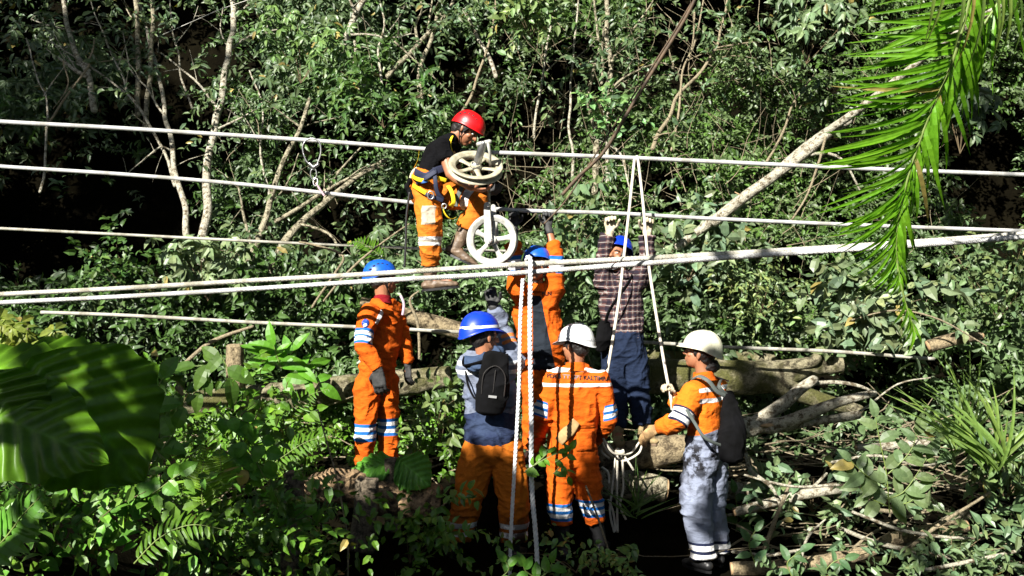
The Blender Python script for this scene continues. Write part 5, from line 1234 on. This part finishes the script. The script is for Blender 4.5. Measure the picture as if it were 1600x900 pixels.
M_leaf_stem = plain('green_stem', (.16, .22, .05), .5, bmp=0); M_stem_b = plain('brown_stem', (.14, .10, .05), .7, bmp=0)
PALM = (.13, .31, .014)
pr = empty('palm_frond', at(1470, -120, 4.9), 'large bright green palm frond hanging down at right in front of the cables', 'palm')
frond(pr, [at(1530, -140, 4.8), at(1518, -20, 4.85), at(1490, 90, 4.9), at(1448, 190, 5.0), at(1415, 290, 5.05), at(1400, 380, 5.1), at(1410, 455, 5.1), at(1430, 520, 5.1)], 100, .48, .023, PALM, M_palm, kind='droopy', droop=.32, up=(.35, -1, .15), stemr=.011, jit=.20, side_l=1.0, side_r=.85, angL=[1.6, .35], angR=[.75, .25])
pr3 = empty('palm_frond', at(1560, -120, 5.2), 'second bright palm frond overlapping behind the large hanging one', 'palm')
frond(pr3, [at(1620, -120, 5.3), at(1580, -30, 5.3), at(1530, 50, 5.3), at(1490, 120, 5.35), at(1460, 190, 5.4)], 24, .42, .021, PALM, M_palm, kind='droopy', droop=.5, up=(.30, -1, .1), stemr=.010, jit=.25, angL=[1.5, .7], angR=[.9, .4])
pr2 = empty('palm_frond', at(1600, -60, 4.6), 'pale green palm frond hanging from the top right corner', 'palm')
frond(pr2, [at(1430, -90, 4.5), at(1500, -60, 4.5), at(1570, -30, 4.6), at(1640, 10, 4.7)], 14, .42, .022, (.16, .24, .05), M_palm, kind='droopy', droop=1.5, ang=1.1, up=(0, -1, .3), stemr=.012)
def fern(label, D, pts, n, Lf, W=.022, base=BR_G, droop=.25, up=(0, -.7, .7)):
    P = PL(D, *pts); r = empty('fern', P[0], label, 'fern'); frond(r, P, n, Lf, W, base, M_leaf_g, kind='oval', droop=droop, stemr=.004, ang=1.15, up=up, jit=.05); return r
fern('big bright fern frond in the bottom left corner', 3.2, [(-60, 905), (0, 850), (40, 800), (85, 755)], 15, .11, .045, (.10, .26, .03), .15)
fern('broad yellow-green fern standing in the lower left undergrowth', 5.2, [(318, 800), (315, 770), (316, 735), (322, 700)], 24, .13, .018, (.16, .30, .02), .1)
fern('second yellow-green fern beside the broad one', 5.4, [(340, 770), (345, 740), (343, 705)], 20, .10, .016, (.15, .28, .02), .1)
fern('fern frond arching left above the mossy log', 8.3, [(225, 640), (260, 618), (300, 612)], 16, .12, .02, MID_G)
fern('fern frond arching up to the right beside the mossy log', 7.8, [(430, 690), (455, 650), (480, 620), (512, 608)], 20, .14, .022, BR_G)
fern('drooping fern frond between the ferns and the posts', 7.0, [(400, 745), (440, 715), (480, 690), (520, 680)], 20, .13, .022, BR_G)
fern('fern frond above the helmet of the left worker', 9.0, [(600, 405), (575, 385), (560, 378), (545, 380)], 16, .14, .022, BR_G)
fern('low fern frond at the bottom left', 4.6, [(210, 880), (250, 840), (300, 820), (360, 830)], 18, .10, .022, BR_G)
fern('dark fern frond below the posts', 6.4, [(470, 830), (500, 800), (540, 790)], 14, .10, .02, MID_G)
# compound leaves on a fallen sprig, right
def sprig(label, D, stems, L, W, base, nl=9, kind='fine', facing=(0, -.9, .5), name='leafy_sprig', m=None, droop=.1, r=.005, cat='plant', jit=.12):
    P0 = PL(D, *stems[0])[0]; root = empty(name, P0, label, cat); mb = MB(); s = Soup()
    for st in stems:
        P = spline(PL(D, *st), 6); mb.ring_tube(P, lerpR([r, r*.5], len(P)), 6); A = np.array([list(p) for p in P])
        idx = np.linspace(len(P)*.15, len(P)-1, nl).astype(int); q = A[idx]; T = unit(np.gradient(A, axis=0))[idx]
        S = unit(np.cross(T, np.array([facing]))); sg = np.where(np.arange(nl) % 2 == 0, 1., -1.)[:, None]
        d = S*sg*.85+T*.5+RS.normal(0, jit, (nl, 3)); d[-1] = T[-1]; d[:, 2] -= droop
        n_ = np.array([facing])+RS.normal(0, .25, (nl, 3)); sz = .8+.4*RS.rand(nl)
        s.add(*leaves(q, d, n_, L*sz, W*sz, colvar(nl, base, .15, .08), kind, .10))
    mb.build('stem', M_leaf_stem, root); s.build('leaves', m or M_leaf_g, root, False); return root
sprig('fallen sprig of large grey-green compound leaves at lower right', 7.0, [[(1390, 800), (1385, 740), (1375, 690), (1368, 652)], [(1388, 740), (1410, 720), (1425, 700), (1432, 680)], [(1385, 780), (1410, 770), (1430, 745), (1448, 715)], [(1390, 790), (1420, 785), (1435, 770)], [(1385, 760), (1350, 740), (1330, 720)], [(1385, 790), (1355, 775), (1338, 750)]], .15, .075, (.13, .19, .08), 7)
sprig('bright palmate plant in front of the sawn stump', 8.5, [[(440, 575), (432, 555), (428, 540)], [(440, 575), (450, 560), (458, 548)], [(440, 575), (425, 565), (412, 556)], [(445, 590), (465, 575), (485, 568)], [(440, 590), (480, 590), (500, 600)]], .19, .08, (.10, .27, .02), 5)
sprig('pair of broad dark leaves left of the sawn stump', 7.2, [[(345, 560), (325, 570), (305, 572)], [(345, 560), (320, 585), (312, 612)], [(345, 555), (355, 575), (358, 590)]], .20, .10, (.07, .14, .02), 3)
sprig('small leafy twig in front of the trousers of the white hard hat worker', 6.9, [[(820, 738), (840, 722), (856, 708)], [(822, 735), (850, 718), (872, 708)], [(865, 740), (880, 728), (888, 745)], [(868, 722), (886, 712), (892, 702)]], .075, .042, (.10, .24, .02), 5)
sprig('trailing vine with round lobed leaves at left of the posts', 6.0, [[(340, 640), (380, 690), (410, 740), (440, 800)], [(360, 650), (400, 670), (420, 720)], [(345, 700), (370, 720), (395, 745)], [(500, 820), (470, 800), (440, 790)]], .10, .085, (.10, .27, .03), 9)
sprig('leafy creeper in the bottom left undergrowth', 5.0, [[(60, 880), (90, 850), (130, 830)], [(150, 870), (180, 840), (200, 800)], [(120, 820), (160, 790), (210, 770)], [(200, 790), (240, 770), (280, 740)]], .10, .07, (.09, .24, .02), 7)
sprig('broad-leaved seedling at the lower left centre', 5.6, [[(260, 720), (240, 700), (230, 680)], [(255, 700), (270, 680), (275, 668)], [(240, 640), (245, 610), (255, 590)]], .14, .10, (.08, .2, .02), 3)
sprig('leafy seedling at the bottom centre between the ropes', 6.6, [[(780, 905), (795, 890), (790, 878)], [(840, 905), (822, 893), (818, 885)], [(840, 905), (858, 892), (862, 880)]], .10, .055, (.10, .26, .03), 4)
sprig('low grey-green plant at the bottom right of the trousers', 6.9, [[(1240, 905), (1230, 880), (1250, 862)], [(1280, 905), (1300, 880), (1320, 872)], [(1180, 880), (1170, 850), (1180, 830)]], .11, .05, (.10, .19, .08), 6)
sprig('upright leafy seedling behind the grey trousers', 7.9, [[(1150, 830), (1152, 800), (1148, 770)], [(1150, 820), (1175, 800), (1185, 780)]], .12, .06, (.08, .17, .05), 6)
def heartleaf(root, c, d, n, L, W, m, base, name='leaf', cor=.014, nu=44, nv=28, tip=.0, fold=.1, notch=.16, curl=.25, lobes=6):
    c = np.array(c); d, n, s = [v[0] for v in frames(np.array([d], float), np.array([n], float))]; V = []; T = []; C_ = []
    for i in range(nu+1):
        t = i/nu
        for j in range(nv+1):
            v = j/nv*2-1; wd = W*.5*(math.sin(math.pi*min(1, t*1.02+.0)**.62)**.8)*(1+.05*math.sin(t*30+v*3))
            back = -notch*L*(abs(v)**1.5)*(1-t)**3
            al = t*L+back+abs(v)*wd*.25*(1-t)
            z = -curl*L*t*t*.5+fold*abs(v)*wd-abs(v)**2*wd*.18+cor*math.sin((t*lobes-abs(v)*1.6)*2*math.pi)*(.3+abs(v))*(1-t*.5)
            V.append(c+d*al+s*v*wd+n*z); k = .88+.35*math.exp(-(v/.045)**2)+.22*math.exp(-(math.sin((t*lobes-abs(v)*1.6)*math.pi)/.16)**2); C_.append(np.array(base)*k)
    for i in range(nu):
        for j in range(nv):
            a = i*(nv+1)+j; T += [[a, a+nv+1, a+nv+2], [a, a+nv+2, a+1]]
    return fast_tris(name, np.array(V), np.array(T), np.array(C_), m, root, True)
M_big = leafmat('big_leaf', .42, .25, .4, True)
hl_ = empty('broad_leaf_plant', at(612, 790, 7.35), 'plant with two big rounded bright leaves below the left worker', 'plant')
heartleaf(hl_, at(608, 722, 7.3), (-1, -.1, -.28), (-.1, -.7, .7), .34, .25, M_big, (.10, .30, .03)); heartleaf(hl_, at(628, 722, 7.25), (.75, -.2, -.55), (.1, -.9, .5), .27, .31, M_big, (.11, .31, .04))
mb = MB()
for q in ((608, 722), (628, 722)): mb.ring_tube(spline([at(612, 790, 7.35), at(612+(q[0]-612)*.4, 748, 7.3), at(q[0], q[1], 7.28)], 5), .006, 7)
mb.build('stem', M_leaf_stem, hl_)
bl = empty('big_leaf_plant', at(60, 800, 2.9), 'huge dark green leaves partly in shade at the left edge', 'plant')
BG = (.12, .27, .015)
for (q, D, d, n, L, W) in [((75, 585), 2.80, (.62, .1, -.72), (.15, -.85, .5), .40, .46), ((-30, 640), 2.70, (.93, -.05, -.32), (-.1, -.8, .6), .36, .30), ((-30, 575), 2.85, (1, .1, .02), (0, -.65, .75), .34, .22), ((40, 560), 2.95, (.95, .1, -.05), (.05, -.6, .8), .30, .24), ((-20, 600), 2.72, (.6, -.1, -.6), (0, -.9, .4), .22, .22)]:
    heartleaf(bl, at(q[0], q[1], D), d, n, L, W, M_big, BG, cor=.009, nu=84, nv=44, lobes=7, curl=.35)
mb = MB(); mb.ring_tube(spline([at(-60, 980, 2.9), at(-40, 800, 2.95), at(-5, 660, 2.9)], 6), .012, 8); mb.build('stem', M_leaf_stem, bl)
yl = empty('yellow_leaf_shrub', at(40, 640, 6.3), 'shrub of pale yellow leaves at the left edge above the huge leaves', 'shrub')
s = Soup(); n = 16; O = np.array([list(at(random.uniform(-20, 85), random.uniform(492, 545), 6.2+random.uniform(-.2, .2))) for _ in range(n)]); whorls(O, np.tile([0, -.8, .6], (n, 1)), 6, .105, .045, YG, 'lance', soup=s); s.build('leaves', M_leaf_g, yl)
mb = MB(); mb.ring_tube(spline([at(30, 640, 6.3), at(35, 560, 6.3), at(45, 510, 6.2)], 4), .008, 6); mb.build('stem', M_twig, yl)
cu = empty('curled_leaf_plant', at(70, 560, 3.2), 'curled green leaf standing up above the huge leaves', 'plant'); heartleaf(cu, at(80, 548, 3.1), (.35, 0, .95), (-.4, -.8, .3), .06, .05, M_big, (.14, .24, .03)); heartleaf(cu, at(90, 548, 3.1), (.9, 0, .25), (-.2, -.7, .7), .10, .05, M_big, (.12, .24, .03))
dl = empty('dead_leaf', at(228, 625, 3.1), 'small pale dead leaf at the right edge of the huge leaves', 'leaf'); heartleaf(dl, at(226, 618, 3.1), (.2, 0, -1), (.3, -.9, .2), .035, .03, M_big, (.55, .50, .30), cor=.002)
# grass-like plants at right
def grass(label, D, c, n, L, spread, base=(.15, .24, .05), W=.016, name='grass_tuft'):
    p = np.array(list(at(c[0], c[1], D))); root = empty(name, tuple(p), label, 'grass'); s = Soup(); a = RS.uniform(-spread, spread, n)
    d = np.stack([np.sin(a), RS.normal(-.15, .35, n), np.cos(a)], 1); q = p+RS.normal(0, .03, (n, 3)); nn = np.stack([np.cos(a)*.1, -np.ones(n), .5+0*a], 1)
    s.add(*leaves(q, d, nn, L*RS.uniform(.55, 1.1, n), np.full(n, W), colvar(n, base, .2, .1), 'droopy', .1)); s.build('blades', M_leaf_g, root); return root
grass('tall grassy tuft with arching blades at the right edge', 6.6, (1555, 725), 30, .72, 1.0, W=.024)
grass('smaller grassy tuft in front of the broken light log', 7.2, (1500, 700), 14, .62, .8, W=.022)
grass('grassy seedling behind the rope bundle', 7.8, (990, 800), 26, .35, 1.3, (.08, .15, .03), .012)
# mid-size shrubs, each its own plant
def shrub(label, px, py, D, hgt, wid, n, base, L=.09, W=.045, kind='oval', whorl=False, name='shrub'):
    c = at(px, py, D); root = empty(name, c, label, 'shrub'); mb = MB(); ends = []
    for i in range(7):
        e = Vector(c)+Vector((random.uniform(-1, 1)*wid*.5, random.uniform(-.25, .15), random.uniform(.55, 1)*hgt)); m_ = c.lerp(e, .5)+Vector((random.gauss(0, .04), 0, .05))
        P = spline([c, m_, e], 4); mb.ring_tube(P, lerpR([.004, .002], len(P)), 5, cap=False); ends += [P[-1], P[-3], P[4]]
    mb.build('stem', M_stem_b, root); crownsoup(ends, n, .10, L, W, base, kind, whorl=whorl, nl=9).build('foliage', M_leaf, root); return root
SH = [('pale palmate shrub where the tallest pale tree meets the thick cables', 325, 470, 9.6, .55, .6, 50, (.16, .22, .10), .13, .05, 'lance', True),
 ('bushy dark green shrub left of the pale palmate shrub', 215, 470, 9.8, .55, .9, 60, MID_G, .08, .05, 'oval', False),
 ('green bush behind the hanging carabiner', 540, 470, 10.0, .6, .8, 50, GREY_G, .11, .045, 'lance', True),
 ('leafy bush just left of the red helmeted lineman', 600, 200, 10.6, .6, 1.0, 70, MID_G, .10, .04, 'lance', False),
 ('bright leafy bush high at centre left above the top cable', 470, 130, 11.0, .7, .9, 70, (.10, .18, .045), .10, .04, 'lance', True),
 ('light green bush at top centre beside the arching sapling', 830, 60, 10.9, .5, .7, 50, (.13, .20, .06), .10, .055, 'oval', False),
 ('green bush behind the raised gloves of the two workers', 900, 440, 9.6, .8, .5, 46, (.11, .17, .07), .11, .055, 'oval', False),
 ('broad-leaved bush right of the plaid shirted man', 1075, 440, 9.7, .6, .7, 46, (.15, .21, .11), .13, .07, 'oval', False),
 ('small fresh green seedling on the twin-stemmed tree', 945, 215, 11.0, .5, .25, 16, (.16, .30, .10), .09, .06, 'oval', False),
 ('feathery light bush below the leaning trunk', 1190, 500, 9.6, .5, 1.0, 60, (.15, .21, .07), .07, .028, 'lance', False),
 ('wilted large-leaved bush below the hanging palm frond', 1330, 520, 9.2, .5, 1.2, 60, (.15, .20, .10), .15, .08, 'oval', False),
 ('dark leafy bush behind the hanging palm frond', 1500, 240, 9.8, .8, .7, 50, (.08, .12, .06), .14, .06, 'lance', True),
 ('dense small-leaved bush at the right edge above the grass', 1560, 500, 9.3, .8, .9, 70, (.11, .16, .06), .08, .045, 'oval', False),
 ('bush of light leaves at top right beside the leaning trunk', 1260, 100, 10.4, .6, .8, 60, (.12, .18, .08), .12, .05, 'lance', True),
 ('lush green bush on the bank below the mossy log', 375, 725, 7.6, .5, .9, 60, BR_G, .085, .045, 'oval', False),
 ('lush green bush in front of the split weathered trunk', 250, 760, 6.2, .6, 1.2, 80, BR_G, .08, .045, 'oval', False),
 ('sunlit weedy bush in the bottom left corner', 130, 880, 5.0, .55, 1.2, 90, (.11, .24, .025), .075, .042, 'oval', False),
 ('shaded weedy bush at the bottom left centre', 390, 890, 5.8, .45, 1.0, 70, BR_G, .075, .042, 'oval', False),
 ('leafy weeds by the wooden posts', 640, 880, 6.9, .35, .6, 30, BR_G, .075, .04, 'oval', False),
 ('leafy weeds behind the grey shirted worker', 688, 690, 8.5, .4, .35, 20, (.11, .17, .05), .10, .05, 'oval', False),
 ('low weeds at the feet of the white hard hat worker', 900, 895, 6.9, .12, .9, 30, (.13, .24, .05), .06, .035, 'oval', False),
 ('leaf heap between the fallen branches at lower right', 1270, 800, 7.9, .3, .8, 24, (.12, .18, .08), .11, .06, 'oval', False),
 ('leaf heap in the bottom right corner', 1490, 895, 7.0, .3, 1.0, 34, (.12, .18, .08), .10, .05, 'oval', False),
 ('bush of drooping leaves at the far right below the grass', 1570, 780, 7.4, .5, .7, 46, (.11, .17, .06), .12, .05, 'lance', False)]
for a in SH: shrub(*a)

log('pale cut branch lying behind the grey trousers among the fallen leaves', [(1150, 800), (1260, 772), (1320, 765)], [.035, .04, .03], M_bark_w, 7.7, 25, 'fallen_branch', 'branch')
log('knobbly pale log crossing the black gap at lower right', [(1340, 700), (1420, 694), (1500, 684)], [.03, .035, .025], M_bark_w, 8.6, 27, 'fallen_branch', 'branch')
log('mossy broken log just above the bottom log at right', [(1400, 868), (1450, 832), (1512, 800)], [.04, .05, .05], M_bark_p, 7.6, 29)
# ------------------------------------------------------------------ unseen leaf walls and roof added to dim the skylight, clear of the sun
def surrounding():
    s = Soup()
    def wall(n, fx):
        P = fx(n); D = RS.normal(0, 1, (n, 3)); s.add(*leaves(P, unit(D), RS.normal(0, 1, (n, 3)), RS.uniform(.5, .9, n), RS.uniform(.3, .5, n), colvar(n, DK_G, .2, .1), 'simple'))
    U = RS.uniform
    wall(5000, lambda n: np.stack([U(9, 14, n), U(-10, 14, n), U(0, 17, n)**1.0], 1))                 # right side
    def left(n):
        x = U(-15, -9.5, n); y = U(-10, 14, n); z = U(0, 7, n); return np.stack([x, y, z], 1)
    wall(3500, left)
    def behind(n):
        x = U(-14, 14, n); y = U(-12, -4, n); z = U(0, 1, n)*np.clip(2.0-(y+2)*.62+.5, 1, 8.5); return np.stack([x, y, z], 1)
    wall(9000, behind)
    def roof(n):
        x = U(-14, 14, n); y = U(-10, 13, n); z = 8.2+.86*(12.8-y)+U(0, 2.0, n)+np.maximum(0, x)*-.15; return np.stack([x, y, z], 1)
    wall(19000, roof)
    tag(s.build('added_shade_canopy', M_leaf), kind='stuff')
surrounding()
def shade_tree(label, spots, tx, ty):
    """unseen tree added to cast shade, its crown set towards the sun; spots = (px, py, D, metres towards the sun, radius, leaves)"""
    base = Vector((tx, ty, float(ground_h(np.array([tx]), np.array([ty]))[0]))); root = empty('tree', base, label, 'tree'); s = Soup(); cs = []
    for px, py, D, dist, r, n in spots:
        c = at(px, py, D)+SUNV*dist; cs.append(c); P = np.array(c)[None]+unit(RS.normal(0, 1, (n, 3)))*(RS.rand(n, 1)**.45)*r; z = min(1, .25+dist/11)
        s.add(*leaves(P, RS.normal(0, 1, (n, 3)), np.array(SUNV)[None]+RS.normal(0, .5, (n, 3)), RS.uniform(.16, .32, n)*z, RS.uniform(.10, .16, n)*z, colvar(n, MID_G, .2, .1), 'oval'))
    top = sum(cs, Vector())/len(cs); top = Vector((tx*.7+top.x*.3, ty*.7+top.y*.3, max(c.z for c in cs)*.8)); mb = MB()
    P = wob([base, base.lerp(top, .5)+Vector((.1, 0, 0)), top], .06, 3); mb.ring_tube(P, lerpR([.16, .07], len(P)), 10); mb.build('trunk', M_bark_p, root)
    for c in cs:
        mb = MB(); st = P[int(len(P)*.7)]; B = wob([st, st.lerp(c, .5)+Vector((0, 0, .2)), c], .05, 5); mb.ring_tube(B, lerpR([.05, .012], len(B)), 7); mb.build('limb', M_bark_p, root)
    s.build('crown', M_leaf, root); return root
shade_tree('unseen tree added at left so its crown shades the feet of the workers', [
    (765, 865, 7.2, 9, .42, 280), (770, 815, 7.25, 9.4, .34, 170), (690, 900, 7.2, 9, .36, 150), (605, 905, 7.6, 9, .33, 120), (765, 800, 8.2, 10, .3, 150), (480, 900, 6.6, 8.5, .25, 60), (1030, 830, 8.0, 10, .26, 150), (900, 905, 7.4, 9.5, .28, 110), (1000, 900, 7.4, 9.5, .35, 150)], -2.6, -2.6)
shade_tree('tall unseen tree added at far left to shade the dark gap', [
    (100, 240, 12, 15, 1.8, 800), (60, 420, 11.6, 14.5, 1.2, 420), (280, 330, 12, 15, .9, 180), (270, 120, 12, 15, 1.0, 160), (30, 80, 12, 15, 1.3, 380), (190, 420, 11, 14, 1.0, 220), (150, 120, 12, 15, .8, 120)], -12.5, 1.5)
shade_tree('small unseen tree added beside the camera to shade the huge leaves', [
    (205, 610, 2.8, 1.9, .15, 30), (110, 575, 2.8, 1.9, .10, 12), (90, 650, 2.7, 1.9, .07, 7), (220, 690, 2.8, 1.9, .08, 9), (60, 880, 4.5, 4.0, .25, 40), (330, 905, 5.8, 6, .3, 50)], -4.2, .6)
shade_tree('unseen tree added behind the camera to shade the right corner', [
    (1290, 700, 8.3, 10, .28, 80), (1262, 735, 8.5, 10, .25, 70), (1200, 860, 7.6, 10, .25, 60), (1550, 270, 11, 12, .6, 120), (1200, 620, 9.2, 10, .3, 30)], -2.0, -5.0)
# things of one kind share a group phrase
GR = {'person': 'workers pulling the cables', 'tree': 'pale thin trees on the hillside', 'shrub': 'shrubs and weeds round the clearing', 'fern': 'fern fronds in the undergrowth', 'cable': 'cables strung across the clearing',
      'log': 'fallen logs', 'branch': 'fallen branches and sticks', 'post': 'wooden posts and stumps', 'plant': 'broad-leaved plants and sprigs', 'palm': 'hanging palm fronds', 'rope': 'ropes hanging from the cables',
      'pulley': 'spoked pulley wheels', 'backpack': 'backpacks worn by the workers', 'grass': 'grassy tufts'}
for o in list(C.objects):
    if o.parent is None and o.get('category') in GR and 'group' not in o.keys(): o['group'] = GR[o['category']]
